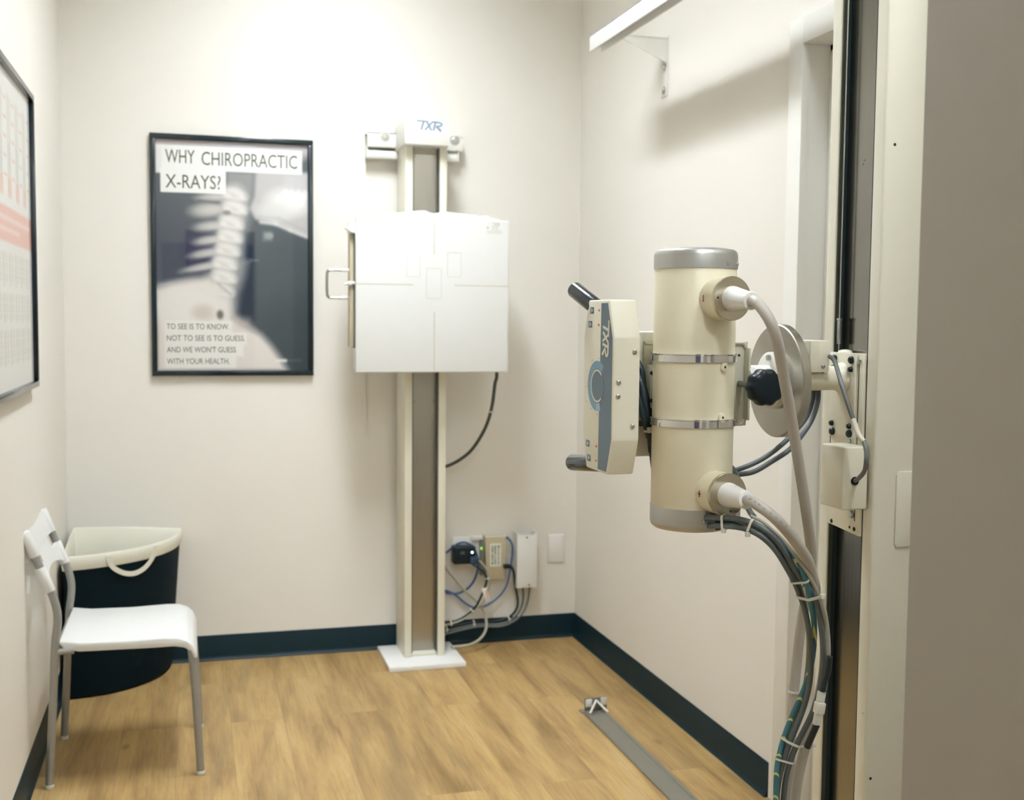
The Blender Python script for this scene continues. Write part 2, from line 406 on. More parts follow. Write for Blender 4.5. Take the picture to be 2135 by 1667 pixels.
struct('wall_partition', G().box(.904, 1.02, YN, 1.30, 0, ZC, bev=.004), BOOTHW)

def base_profile(h=.104, t=.004, toe=.013):
    return [(0, 0), (toe, 0), (toe, .003), (t+.005, .007), (t+.0015, .013), (t, .02), (t, h-.003), (t-.0015, h), (0, h)]
bp = base_profile()
g = G(); g.prism([(YB-a, z) for a, z in bp], 'x', XL, XR); struct('baseboard_back', g, BASEB)
g = G(); g.prism([(XL+a, z) for a, z in bp], 'y', YN, YB); struct('baseboard_left', g, BASEB)
g = G(); g.prism([(XR-a, z) for a, z in bp], 'y', 2.985, YB); struct('baseboard_right', g, BASEB)

dr = thing('door_1', 'white painted door frame in the right wall, behind the tall column', 'door', (XR, 2.4, 0)); dr['kind'] = 'structure'
g = G()
y0, y1, z1 = 1.81, 2.944, 2.232; fx = XR-.014
iy0, iy1, iz = 1.884, 2.87, 2.158
g.box(fx, XR+.01, iy1, y1, 0, z1, bev=.002).box(fx, XR+.01, y0, iy0, 0, z1, bev=.002).box(fx, XR+.01, iy0, iy1, iz, z1, bev=.002)
g.box(XR+.0095, XR+.118, iy1+.0006, DY1-.0006, 0, DZ-.0006).box(XR+.0095, XR+.118, DY0+.0006, iy0-.0006, 0, DZ-.0006).box(XR+.0095, XR+.118, iy0, iy1, iz+.0006, DZ-.0006)
g.box(XR+.07, XR+.118, iy1-.016, iy1, 0, iz, bev=.001).box(XR+.07, XR+.118, iy0, iy0+.016, 0, iz, bev=.001).box(XR+.07, XR+.118, iy0, iy1, iz-.016, iz, bev=.001)
obj('door_frame', g, TRIMW, dr)
obj('door_leaf', G().box(XR+.119, XR+.16, iy0-.01, iy1+.01, .005, iz+.01), TRIMW, dr)

d2 = thing('reflection_door', 'slate grey door added behind the photographer for chrome reflections', 'door', (.1, YN, 0)); d2['kind'] = 'structure'  # unseen door added to give the chrome bands dark contrast
obj('door_leaf', G().box(-.25, .55, YN+.001, YN+.03, .01, 2.05, bev=.002), mat('reflection_door_paint', S(92, 92, 112), .45), d2)
obj('door_frame', G().box(-.33, -.255, YN+.001, YN+.04, 0, 2.13, bev=.002).box(.555, .63, YN+.001, YN+.04, 0, 2.13, bev=.002).box(-.255, .555, YN+.001, YN+.04, 2.055, 2.13, bev=.002), TRIMW, d2)

# ------------------------------------------------------------------ ceiling lamps (fixtures out of view; skirts and rear fill lamp are added)
def ceiling_lamp(x, y, sx, sy, power, label):
    t = thing('ceiling_light', label, 'light', (x, y, ZC))
    g = G(); f = .03
    sk = .27                                     # deep white skirt, added to cut direct light on the upper walls
    g.box(x-sx/2, x+sx/2, y-sy/2, y-sy/2+f, ZC-sk, ZC-.0005).box(x-sx/2, x+sx/2, y+sy/2-f, y+sy/2, ZC-sk, ZC-.0005)
    g.box(x-sx/2, x-sx/2+f, y-sy/2+f, y+sy/2-f, ZC-sk, ZC-.0005).box(x+sx/2-f, x+sx/2, y-sy/2+f, y+sy/2-f, ZC-sk, ZC-.0005)
    obj('frame', g, TRIMW, t)
    obj('diffuser', G().box(x-sx/2+f, x+sx/2-f, y-sy/2+f, y+sy/2-f, ZC-.012, ZC-.0005), mat('lamp_diffuser_%g' % power, (0.88, 0.935, 1.0, 1), 0.6, var=0.0, emit=power), t)
ceiling_lamp(.52, 3.36, .44, 1.2, LAMP_POWER['far'], 'ceiling light with added deep skirt, nearest the far wall')
ceiling_lamp(1.22, .85, .45, 1.2, LAMP_POWER['near'], 'ceiling light with added deep skirt, beside the partition wall')
ceiling_lamp(.70, -.62, .34, .9, LAMP_POWER['booth_fill'], 'added front-fill ceiling light above the photographer')  # unseen fill lamp added to brighten the tube front

# ================================================================== PICTURES
def painted(name, grid, org, ux, uy, m, parent):
    """flat print: one quad per ink cell, colours stored as vertex colours. grid: h x w x 3 sRGB 0..255, row 0 at the top"""
    h, wd, _ = grid.shape
    us = np.linspace(0, 1, wd+1); vsx = np.linspace(0, 1, h+1)
    U, V = np.meshgrid(us, vsx)
    o = np.array(org); P = o[None, None]+U[..., None]*np.array(ux)+V[..., None]*np.array(uy)
    idx = np.arange((h+1)*(wd+1)).reshape(h+1, wd+1)
    f = np.stack([idx[1:, :-1], idx[1:, 1:], idx[:-1, 1:], idx[:-1, :-1]], -1).reshape(-1, 4)
    me = bpy.data.meshes.new(name)
    me.vertices.add((h+1)*(wd+1)); me.vertices.foreach_set('co', P.reshape(-1))
    me.loops.add(f.size); me.loops.foreach_set('vertex_index', f.reshape(-1))
    me.polygons.add(len(f)); me.polygons.foreach_set('loop_start', np.arange(len(f))*4)
    me.update(calc_edges=True)
    gp = np.pad(grid, ((0, 1), (0, 1), (0, 0)), mode='edge'); gp2 = (gp+np.pad(grid, ((1, 0), (1, 0), (0, 0)), mode='edge'))/2
    c = gp2/255.0; c = np.where(c <= .04045, c/12.92, ((c+.055)/1.055)**2.4)
    c = np.concatenate([c, np.ones(c.shape[:2]+(1,))], -1).reshape(-1, 4)
    at = me.color_attributes.new('ink', 'FLOAT_COLOR', 'POINT'); at.data.foreach_set('color', c.reshape(-1).astype(np.float32))
    return obj(name, me, m, parent, sharp=0)

class Paint:
    def __init__(s, x0, x1, y0, y1, wd, h, col):
        s.X, s.Y = np.meshgrid(np.linspace(x0, x1, wd), np.linspace(y0, y1, h)); s.g = np.zeros((h, wd, 3)); s.g[:] = col
    def over(s, m, col): m = np.clip(m, 0, 1)[..., None]; s.g = s.g*(1-m)+np.array(col, float)*m
    def sm(s, d, soft): return np.clip(.5-d/soft, 0, 1)
    def rect(s, x0, x1, y0, y1, col, soft=4, a=1.0):
        d = np.maximum(np.maximum(x0-s.X, s.X-x1), np.maximum(y0-s.Y, s.Y-y1)); s.over(s.sm(d, soft)*a, col)
    def ell(s, cx, cy, rx, ry, col, soft=.3, a=1.0, ang=0.0):
        t = math.radians(ang); dx, dy = s.X-cx, s.Y-cy
        u = (dx*math.cos(t)+dy*math.sin(t))/rx; v = (-dx*math.sin(t)+dy*math.cos(t))/ry
        s.over(np.clip((1-np.hypot(u, v))/soft+.5, 0, 1)*a, col)
    def poly(s, pts, col, soft=20, a=1.0):
        ins = np.zeros_like(s.X, bool); dm = np.full_like(s.X, 1e9); n = len(pts)
        for i in range(n):
            (x0, y0), (x1, y1) = pts[i], pts[(i+1) % n]
            if y0 != y1:
                c = ((y0 > s.Y) != (y1 > s.Y)) & (s.X < (x1-x0)*(s.Y-y0)/(y1-y0)+x0); ins ^= c
            l2 = (x1-x0)**2+(y1-y0)**2
            t = np.clip(((s.X-x0)*(x1-x0)+(s.Y-y0)*(y1-y0))/l2, 0, 1)
            dm = np.minimum(dm, np.hypot(s.X-x0-t*(x1-x0), s.Y-y0-t*(y1-y0)))
        s.over(s.sm(np.where(ins, -dm, dm), soft)*a, col)
    def line(s, pts, wd, col, soft=8, a=1.0):
        for (x0, y0), (x1, y1) in zip(pts[:-1], pts[1:]):
            l2 = (x1-x0)**2+(y1-y0)**2; t = np.clip(((s.X-x0)*(x1-x0)+(s.Y-y0)*(y1-y0))/l2, 0, 1)
            d = np.hypot(s.X-x0-t*(x1-x0), s.Y-y0-t*(y1-y0))-wd/2; s.over(s.sm(d, soft)*a, col)

def frame_bars(axis, a0, a1, z0, z1, wd, d0, d1, bev=.002):
    """four mitre-like bars; axis: direction of the width; d0..d1: depth range on the other horizontal axis"""
    g = G()
    for (p0, p1, q0, q1) in ((a0, a1, z1-wd, z1), (a0, a1, z0, z0+wd), (a0, a0+wd, z0+wd, z1-wd), (a1-wd, a1, z0+wd, z1-wd)):
        if axis == 'x': g.box(p0, p1, d0, d1, q0, q1, bev=bev)
        else: g.box(d0, d1, p0, p1, q0, q1, bev=bev)
    return g

# ---- x-ray poster on the far wall
PX0, PX1, PZ0, PZ1 = -.152, .480, 1.164, 2.113
t = thing('framed_poster', 'black framed x-ray neck poster with printed slogan on the far wall', 'poster', (.164, YB, PZ0))
obj('frame', frame_bars('x', PX0, PX1, PZ0, PZ1, .0215, YB-.024, YB-.001, .003), BLACKG, t)
obj('backing', G().box(PX0+.004, PX1-.004, YB-.008, YB-.0015, PZ0+.004, PZ1-.004), BLACKP, t)
p = Paint(72, 1080, 70, 1588, 300, 452, (98, 104, 108))
p.ell(120, 950, 330, 420, (74, 80, 92), .9, .9); p.ell(900, 1150, 420, 650, (72, 82, 88), .8); p.ell(980, 1430, 260, 330, (60, 72, 78), .8)
p.rect(262, 520, 660, 905, (52, 56, 76), 8); p.ell(330, 800, 90, 130, (66, 66, 92), .9, .6)
p.rect(655, 718, 660, 850, (32, 46, 62), 10); p.poly([(640, 880), (718, 840), (718, 1290), (640, 1230), (590, 1190), (600, 1080), (640, 980)], (46, 56, 68), 40)
p.rect(60, 1090, 60, 130, (204, 198, 202), 30); p.ell(960, 120, 160, 60, (190, 182, 188), .5, .7)
# neck tissue, skull base and jaw
p.poly([(530, 250), (730, 250), (720, 420), (690, 560), (655, 700), (640, 830), (670, 860), (650, 960), (610, 1080), (590, 1250), (350, 1250), (400, 950), (450, 760), (480, 560)], (150, 152, 152), 70)
p.poly([(730, 250), (1090, 250), (1090, 690), (1000, 655), (900, 612), (800, 585), (725, 575), (690, 500), (720, 420)], (196, 194, 192), 26)
p.ell(960, 450, 150, 90, (236, 235, 232), .8); p.ell(850, 520, 120, 60, (222, 221, 218), .8, .8); p.ell(1030, 320, 110, 60, (208, 206, 206), .6, .8)
p.line([(760, 590), (860, 600), (960, 640), (1075, 682)], 20, (226, 224, 222), 20); p.line([(740, 555), (880, 560), (1070, 640)], 8, (170, 170, 170), 16, .5)
for i in range(7): p.ell(930+22*i, 400+(i % 2)*40, 20, 34, (246, 246, 244), .6, .7)
p.ell(815, 680, 30, 22, (176, 178, 178), .6); p.rect(775, 838, 655, 715, (150, 154, 155), 26, .7); p.line([(690, 845), (740, 848)], 8, (176, 178, 178), 12, .6)
# spinous processes with dark gaps, then the vertebral bodies
for cx, cy, rx, ry, an in ((450, 436, 120, 30, -4), (410, 522, 120, 50, -6), (430, 630, 110, 38, -6), (425, 722, 110, 34, -9), (400, 806, 120, 30, -12), (370, 900, 140, 28, -13)):
    p.ell(cx, cy, rx, ry, (184, 182, 178), .7, .92, an); p.ell(cx+26, cy-4, rx*.65, ry*.5, (212, 210, 205), .9, .7, an)
for x0, y0, x1, y1 in ((350, 462, 480, 470), (350, 668, 470, 655), (330, 768, 460, 742), (290, 858, 450, 838), (250, 945, 420, 920)):
    p.line([(x0, y0), (x1, y1)], 9, (86, 84, 96), 16, .8)
sp = [(590, 410), (590, 500), (565, 600), (555, 690), (540, 780), (520, 870), (515, 960), (500, 1050)]
p.line(sp+[(480, 1150)], 130, (206, 203, 197), 60, .85)
for i, (cx, cy) in enumerate(sp):
    p.ell(cx, cy, 80, 40, (236, 234, 229), .7, .85, 16); p.ell(cx-18, cy+6, 46, 13, (206, 202, 194), .9, .5, 22); p.ell(cx-52, cy+14, 24, 20, (240, 238, 233), .9, .6)
    p.line([(cx-66, cy+36), (cx, cy+48), (cx+66, cy+58)], 5, (160, 154, 148), 14, .5); p.line([(cx+40, cy+20), (cx+74, cy+36)], 8, (246, 245, 242), 10, .7)
p.ell(535, 535, 26, 16, (120, 116, 112), .8, .7); p.line([(470, 1010), (560, 1080)], 14, (150, 142, 134), 18, .6)
# shoulders
p.poly([(60, 1050), (160, 1010), (300, 975), (430, 960), (480, 1090), (545, 1110), (570, 1230), (660, 1290), (760, 1345), (830, 1420), (900, 1520), (945, 1600), (60, 1600)], (228, 221, 214), 60)
p.ell(250, 1160, 260, 140, (236, 232, 226), .8, .8); p.line([(90, 1020), (250, 1010), (400, 985)], 10, (206, 198, 192), 26, .6)
p.ell(370, 1200, 70, 50, (205, 196, 180), .9, .7); p.ell(485, 1215, 22, 30, (96, 92, 84), .7, .8); p.poly([(575, 1230), (680, 1240), (720, 1320), (600, 1300)], (200, 188, 184), 60, .7)
p.rect(860, 935, 1513, 1532, (238, 236, 230), 6); p.rect(940, 1040, 1518, 1526, (112, 120, 124), 6, .7)
for _ in range(5):                                     # soft film look
    q_ = np.pad(p.g, ((1, 1), (1, 1), (0, 0)), mode='edge'); p.g = (q_[:-2, 1:-1]+q_[2:, 1:-1]+q_[1:-1, :-2]+q_[1:-1, 2:]+2*q_[1:-1, 1:-1])/6
# white caption blocks
p.rect(105, 1043, 105, 264, (246, 246, 243), 5); p.rect(72, 110, 105, 290, (240, 239, 236), 14); p.rect(103, 530, 255, 414, (246, 246, 243), 5)
for k, x1 in enumerate((562, 660, 640, 590)): p.rect(118, x1, 1258+78*k, 1338+78*k, (240, 238, 232), 14, .85)
YP = YB-.0095
pr = painted('poster_print', p.g, (PX0+.0205, YP, PZ1-.0205), (PX1-PX0-.041, 0, 0), (0, 0, -(PZ1-PZ0-.041)), print_mat('poster_ink'), t)
def pc(X, Y): return Vector((PX0+.0205+(X-72)/1008*(PX1-PX0-.041), YP-.0004, PZ1-.0205-(Y-70)/1518*(PZ1-PZ0-.041)))
def caption(g, s, x0, x1, yb, yt):
    a = pc(x0, yb); b = pc(x1, yb); c_ = pc(x0, yt); text_geo(g, s, a, (1, 0, 0), (0, 0, (c_-a).z), (b-a).x)
g = G(); caption(g, 'WHY', 138, 328, 222, 130); caption(g, 'CHIROPRACTIC', 372, 1008, 228, 136); obj('headline', g, INK, pr, sharp=0)
g = G(); caption(g, 'X-RAYS?', 138, 496, 384, 292); obj('headline', g, INK, pr, sharp=0)
for s, x1, k in (('TO SEE IS TO KNOW.', 545, 0), ('NOT TO SEE IS TO GUESS.', 650, 1), ("AND WE WON'T GUESS", 588, 2), ('WITH YOUR HEALTH.', 545, 3)):
    g = G(); caption(g, s, 134, x1, 1312+77*k, 1273+77*k); obj('slogan_line', g, INK, pr, sharp=0)
obj('glazing', G().box(PX0+.018, PX1-.018, YB-.0145, YB-.0135, PZ0+.018, PZ1-.018), GLASS, t)

# ---- chart on the left wall
LY0, LY1, LZ0, LZ1 = 2.84, 3.79, 1.182, 2.06
t = thing('framed_chart', 'black framed chart with pale columns and red bands on the left wall', 'picture', (XL, 3.3, LZ0))
obj('frame', frame_bars('y', LY0, LY1, LZ0, LZ1, .018, XL+.001, XL+.024, .003), BLACKG, t)
obj('backing', G().box(XL+.0015, XL+.008, LY0+.004, LY1-.004, LZ0+.004, LZ1-.004), BLACKP, t)
p = Paint(0, 950, 0, 878, 240, 220, (244, 243, 239))
for k in range(6):
    x = 40+150*k
    p.rect(x, x+70, 60, 330, (226, 224, 216), 6); p.rect(x, x+70, 290, 345, (236, 190, 176), 6, .8); p.rect(x+15, x+55, 190, 285, (206, 212, 206), 10, .7)
    for j in range(5): p.rect(x+85, x+140, 75+52*j, 80+52*j, (232, 150, 136), 3, .8)
p.rect(0, 950, 372, 470, (238, 184, 170), 5); p.rect(30, 920, 398, 412, (248, 226, 218), 5, .8); p.rect(30, 700, 430, 442, (248, 226, 218), 5, .8)
for k in range(8):
    x = 30+112*k
    for z0, z1 in ((500, 590), (612, 690), (712, 810)):
        p.rect(x, x+44, z0, z1, (220, 220, 212), 5); p.rect(x+52, x+94, z0, z1-6, (228, 224, 214), 5)
        for j in range(int((z1-z0)/14)): p.rect(x, x+94, z0+14*j+10, z0+14*j+13, (244, 243, 239), 2)
painted('chart_print', p.g, (XL+.0095, LY0+.017, LZ1-.017), (0, LY1-LY0-.034, 0), (0, 0, -(LZ1-LZ0-.034)), print_mat('chart_ink'), t)
obj('glazing', G().box(XL+.0135, XL+.0145, LY0+.015, LY1-.015, LZ0+.015, LZ1-.015), GLASS, t)

# ================================================================== CHAIR
t = thing('side_chair', 'white plastic chair with silver grey legs, backed against the left wall', 'chair', (-.2, 3.78, 0))
CY0, CY1 = 3.575, 3.985
def bx_at(z): return -.405-(z-.585)*.383
g = G()
top = [(-.385, .441), (-.33, .433), (-.2, .430), (-.09, .433), (-.05, .431), (-.022, .421), (-.004, .404), (.006, .38), (.008, .365)]
bot = [(-.003, .365), (-.012, .386), (-.03, .399), (-.06, .405), (-.12, .404), (-.33, .405), (-.37, .413), (-.388, .433)]
g.prism([(x, z) for x, z in top+bot], 'y', CY0-.012, CY1+.012, bev=.0045, seg=3)
for v in g.bm.verts:                                    # seat narrows a little towards the back
    k = max(0, min(1, (-.06-v.co.x)/.33)); v.co.y = 3.78+(v.co.y-3.78)*(1-.045*k)
obj('seat', g, CHAIRW, t)
def slat(g, z0, z1, ya, yb, th=.011, arch=0.0):
    n = max(4, int((yb-ya)/.02)); cols = []
    tb = bmesh.new()
    for i in range(n+1):
        y = ya+(yb-ya)*i/n; k_ = 1-((y-3.78)/.215)**2; bow = -.010*k_; zl = z0+arch*k_; q = []
        for z, s in ((zl, 1), (zl, -1), (z1, -1), (z1, 1)): q.append(tb.verts.new((bx_at(z)+bow+s*th/2, y, z)))
        cols.append(q)
    for a, b in zip(cols[:-1], cols[1:]):
        for k in range(4): tb.faces.new((a[k], a[(k+1) % 4], b[(k+1) % 4], b[k]))
    tb.faces.new(cols[0][::-1]); tb.faces.new(cols[-1]); bmesh.ops.recalc_face_normals(tb, faces=tb.faces[:])
    bmesh.ops.bevel(tb, geom=[e for e in tb.edges if abs(e.verts[0].co.y-e.verts[1].co.y) > 1e-4 or e.is_boundary], offset=.003, segments=2, affect='EDGES')
    g.add(tb)
g = G(); slat(g, .695, .772, CY0-.006, CY1+.006); slat(g, .592, .662, CY0-.006, CY1+.006, arch=.034); slat(g, .655, .70, 3.672, 3.888)
for y in (CY0, CY1):
    for z0, z1 in ((.59, .662), (.695, .769)): g.cyl((bx_at(z0), y, z0), (bx_at(z1), y, z1), .0155, seg=16, bev=.002)
obj('backrest', g, CHAIRW, t)
for y, s in ((CY0, -1), (CY1, 1)):
    g = G(); g.tube([(-.420, y+s*.004, .006), (-.409, y+s*.002, .2), (-.398, y, .414), (-.392, y, .47), (-.389, y, .505), (-.391, y, .535), (-.402, y, .578), (bx_at(.66), y, .66), (bx_at(.755), y, .755)], .0118, 14, 5)
    lg = obj('leg', g, SILVER, t); obj('foot_cap', G().cyl((-.4203, y+s*.004, 0), (-.4195, y+s*.004, .012), .0132, seg=16, bev=.002), TIE, lg)
    g = G(); g.tube([(.014, y+s*.004, .006), (.004, y+s*.002, .2), (-.008, y, .37), (-.013, y, .392)], .0118, 14, 5)
    lg = obj('leg', g, SILVER, t); obj('foot_cap', G().cyl((.0143, y+s*.004, 0), (.0137, y+s*.004, .012), .0132, seg=16, bev=.002), TIE, lg)
    obj('side_rail', G().tube([(-.397, y, .4075), (-.375, y, .409), (-.345, y, .4095)], .0100, 12, 3), SILVER, t)
obj('cross_rail', G().tube([(-.394, CY0, .403), (-.394, CY1, .403)], .0105, 12, 1), SILVER, t)

# ================================================================== HAMPER (quarter-round, corner at the back left)
HC = Vector((-.452, 4.755))
t = thing('laundry_hamper', 'black fabric corner hamper with cream lining behind the white chair', 'hamper', (-.3, 4.6, 0))
def hloop(r, ins=0.0, n=26):
    """plan outline: corner, along the back wall, arc to the left wall"""
    c = HC+Vector((ins, -ins)); rr = r-(2*ins if ins > 0 else ins)
    L_ = [(c.x, c.y)]+[(c.x+rr*k/6, c.y) for k in range(1, 6)]
    L_ += [(c.x+rr*math.cos(-math.pi/2*k/n), c.y+rr*math.sin(-math.pi/2*k/n)) for k in range(n+1)]
    L_ += [(c.x, c.y-rr*k/6) for k in range(5, 0, -1)]
    return L_
def hrim(x, y, dz=0.0):
    """rim height, a little slack at the front"""
    d = Vector((x, y))-HC; return .572-.036*min(1, d.length/.40)**2*(.55+.45*(-d.y/(abs(d.x)+abs(d.y)+1e-6)))+dz
def hshell(levels, closed_bottom=False):
    g = G(); tb = bmesh.new(); R = []
    for r, ins, zf in levels:
        R.append([tb.verts.new((x, y, zf(x, y) if callable(zf) else zf)) for x, y in hloop(r, ins)])
    n = len(R[0])
    for a, b in zip(R[:-1], R[1:]):
        for k in range(n): tb.faces.new((a[k], a[(k+1) % n], b[(k+1) % n], b[k]))
    if closed_bottom: tb.faces.new(R[0][::-1])
    bmesh.ops.recalc_face_normals(tb, faces=tb.faces[:]); g.add(tb); return g
RB, RT = .362, .402
rz = lambda z: RB+(RT-RB)*z/.56
obj('body', hshell([(RB-.006, .003, .003), (RB, 0, .008)]+[(rz(z), 0, z) for z in (.1, .2, .3, .4)]+[(rz(.5), 0, lambda x, y: hrim(x, y, -.05))], True), FABRIC, t)
obj('lining', hshell([(rz(.5)+.0035, -.0035, lambda x, y: hrim(x, y, -.052)), (RT+.006, -.005, lambda x, y: hrim(x, y, -.03)), (RT+.0045, -.004, lambda x, y: hrim(x, y, -.006)), (RT, 0, lambda x, y: hrim(x, y)), (RT-.004, .004, lambda x, y: hrim(x, y, -.005)),
                      (rz(.5)-.006, .008, .45), (rz(.3), .006, .30), (RB-.004, .006, .02)]), LINER, t, sharp=50)
hp = []
for x, z in ((-.300, .53), (-.298, .513), (-.284, .484), (-.25, .458), (-.213, .449), (-.178, .461), (-.152, .49), (-.138, .519), (-.136, .537)):
    dx = x-HC.x; rr = rz(z)+.009; hp.append((x, HC.y-math.sqrt(max(rr*rr-dx*dx, 0)), z))
hp = smooth(hp, 4); nr = [((Vector((q[0], q[1], 0))-Vector((HC.x, HC.y, 0))).normalized()) for q in hp]
obj('handle', G().sweep(hp, [(-.009, -.0015), (.009, -.0015), (.009, .0015), (-.009, .0015)], False, nr), LINER, t)

# ================================================================== WALL STAND WITH IMAGE RECEPTOR
t = thing('receptor_stand', 'tall white column stand with square receptor panel, against the far wall', 'x-ray stand', (.905, 4.6, 0))
obj('base_plate', G().box(.742, 1.054, 4.435, 4.748, 0, .021, bev=.003), WHITEP, t)
cx0, cx1, cf, cb, ctop = .822, .990, 4.552, 4.742, 2.09
g = G(); g.box(cx0, cx0+.030, cf, cb, .021, ctop, bev=.003).box(cx1-.030, cx1, cf, cb, .021, ctop, bev=.003).box(cx0+.028, cx1-.028, 4.60, cb, .021, ctop)
col = obj('column', g, COLM, t)
obj('foot_lip', G().box(cx0+.03, cx1-.03, cf+.014, 4.60, .021, .036, bev=.002), COLM, col)
obj('track_panel', G().box(cx0+.032, cx1-.032, 4.592, 4.598, .037, 2.055), STEEL, t)
for xg in (cx0+.0302, cx1-.034): obj('guide_rail', G().box(xg, xg+.0038, cf+.004, 4.60, .037, ctop-.012), GUIDE, t)
for x, z in ((.866, 2.045), (.946, 2.045), (.866, 1.065), (.946, 1.065)): obj('panel_screw', G().cyl((x, 4.589, z), (x, 4.593, z), .0045, seg=12), mat('brass_screw', S(170, 150, 100), .35, .8), t)
g = G(); g.box(.808, .992, 4.50, 4.745, 2.079, 2.182, bev=.006); cap = obj('top_cap', g, CREAMW, t)
g = G(); g.box(.838, .985, 4.4992, 4.5003, 2.118, 2.176); txt_p = obj('name_plate', g, mat('pale_plate', S(232, 233, 230), .45), cap)
lg = obj('logo', txr_logo(G(), (.856, 4.499, 2.1365), (.031, 0, 0), (0, 0, .0335), (0, -1, 0)), LOGOB, cap, sharp=0)
# wall bracket behind the cap
g = G(); g.box(.692, 1.09, 4.705, 4.712, 2.092, 2.152, bev=.002).box(.692, 1.09, 4.705, 4.774, 2.147, 2.152)
br = obj('wall_bracket', g, CREAMW, t)
g = G(); g.box(.694, 1.075, 4.715, 4.722, 2.052, 2.080, bev=.001).box(.694, 1.075, 4.715, 4.774, 2.050, 2.055, bev=.001).box(1.068, 1.075, 4.712, 4.73, 2.052, 2.114, bev=.001).box(.692, .697, 4.712, 4.774, 2.05, 2.10)
obj('bracket_lip', g, CREAMW, br)
for x in (.764, 1.055):
    obj('bracket_screw', G().cyl((x, 4.705, 2.135), (x, 4.699, 2.135), .014, .011, 6).cyl((x, 4.7055, 2.135), (x, 4.7035, 2.135), .02, seg=20), SCREW, br)
obj('wire_cover', G().box(.690, .697, 4.768, 4.774, .9, 2.10), WALL, t)
# receptor
rx0, rx1, rz0, rz1, ry = .604, 1.208, 1.191, 1.786, 4.40
pn = obj('receptor_panel', G().box(rx0, rx1, ry, ry+.028, rz0, rz1, bev=.005, seg=3), PANELW, t)
yl = ry-.0003
def bar(x0, x1, z0, z1): obj('crosshair_line', G().box(x0, x1, yl, ry+.001, z0, z1), LINEI, pn, sharp=0)
bar(.9055, .9085, 1.648, rz1-.006); bar(.9075, .9105, rz0+.006, 1.426); bar(rx0+.002, .826, 1.5285, 1.5315); bar(.989, rx1-.002, 1.5285, 1.5315)
for x0, x1, z0, z1 in ((.800, .852, 1.561, 1.657), (.960, 1.014, 1.562, 1.657), (.877, .936, 1.479, 1.594)):
    g = G(); r = .004; lw = .0013
    loop = []
    for cx, cz, a0 in ((x1-r, z1-r, 0), (x0+r, z1-r, 90), (x0+r, z0+r, 180), (x1-r, z0+r, 270)):
        loop += [(cx+r*math.cos(math.radians(a0+22.5*k)), yl, cz+r*math.sin(math.radians(a0+22.5*k))) for k in range(5)]
    g.sweep(loop, [(-lw/2, -.0002), (lw/2, -.0002), (lw/2, .0006), (-lw/2, .0006)], True, (0, -1, 0)); obj('sensor_outline', g, FAINT, pn, sharp=0)
g = G(); txr_logo(g, (1.140, yl, 1.766), (.0088, 0, 0), (0, 0, .010), (0, -1, 0))
for k, (x0, x1) in enumerate(((1.135, 1.166), (1.138, 1.162), (1.136, 1.168), (1.114, 1.178), (1.12, 1.176))): g.box(x0, x1, yl, ry+.001, 1.761-.0065*k, 1.7635-.0065*k)
g.cyl((1.12, yl, 1.757), (1.12, ry+.001, 1.757), .005, seg=12)
obj('maker_print', g, FAINT, pn, sharp=0)
hp = [(.628, 1.775), (.628, 1.793), (.714, 1.797), (.735, 1.797), (.751, 1.803), (.863, 1.817), (.878, 1.816), (.891, 1.810), (.908, 1.807), (.925, 1.810), (.942, 1.815), (1.073, 1.806), (1.090, 1.799), (1.111, 1.805), (1.128, 1.804), (1.135, 1.797), (1.172, 1.793), (1.172, 1.775)]
obj('receptor_housing', G().box(.612, 1.200, ry+.030, 4.535, 1.20, 1.775, bev=.004).prism(hp, 'y', ry+.012, ry+.034, bev=.002), CREAMW, t)
obj('carriage', G().box(.835, .977, 4.535, 4.588, 1.32, 1.70, bev=.003), COLM, t)
tr = obj('cassette_tray', G().box(.586, .604, ry+.040, ry+.095, 1.288, 1.774, bev=.003), mat('tan_tray_edge', S(200, 188, 160), .5), t)
obj('tray_gap', G().box(.6005, .613, ry+.029, ry+.10, 1.285, 1.768), GUIDE, t)
g = G(); g.tube([(.588, 4.465, 1.583), (.52, 4.465, 1.583), (.508, 4.465, 1.579), (.5025, 4.465, 1.567), (.5025, 4.465, 1.495), (.508, 4.465, 1.481), (.52, 4.465, 1.477), (.588, 4.465, 1.477)], .0052, 10, 4)
obj('handle', g, STEEL, tr)
for z in (1.583, 1.477): obj('handle_sleeve', G().cyl((.587, 4.465, z), (.556, 4.465, z), .0068, seg=12, bev=.001), WHITEP, tr)
obj('latch', G().box(.578, .604, ry+.02, ry+.06, 1.722, 1.768, bev=.003).prism([(.604, 1.722), (.604, 1.732), (.585, 1.738), (.572, 1.746), (.568, 1.742), (.584, 1.728)], 'y', ry+.015, ry+.06), WHITEP, tr)
obj('latch_knob', G().cyl((.604, ry+.03, 1.534), (.566, ry+.03, 1.529), .006, .0045, 12, bev=.001).ball((.585, ry+.03, 1.531), .010, u=12), WHITEP, tr)

cab = [(1.188,4.500,1.1985), (1.186,4.494,1.165), (1.181,4.500,1.139), (1.173,4.520,1.040), (1.159,4.580,0.947), (1.123,4.640,0.861), (1.081,4.680,0.813), (1.036,4.710,0.784), (1.002,4.728,0.775)]
t = obj('receptor_cable', G().tube(cab, .0072, 10, 6), mat('black_grey_cable', S(70, 76, 72), .45), org=(1.188, 4.5, 1.2)); tag(t, 'dark cable hanging from the underside of the square receptor panel', 'cable')
t2 = obj('clip', G().ring((1.171, 4.525, 1.027), (.1, -.35, .93), .010, .010, .002, .005).box(1.176, 1.186, 4.515, 4.523, 1.024, 1.031), TIE, t)

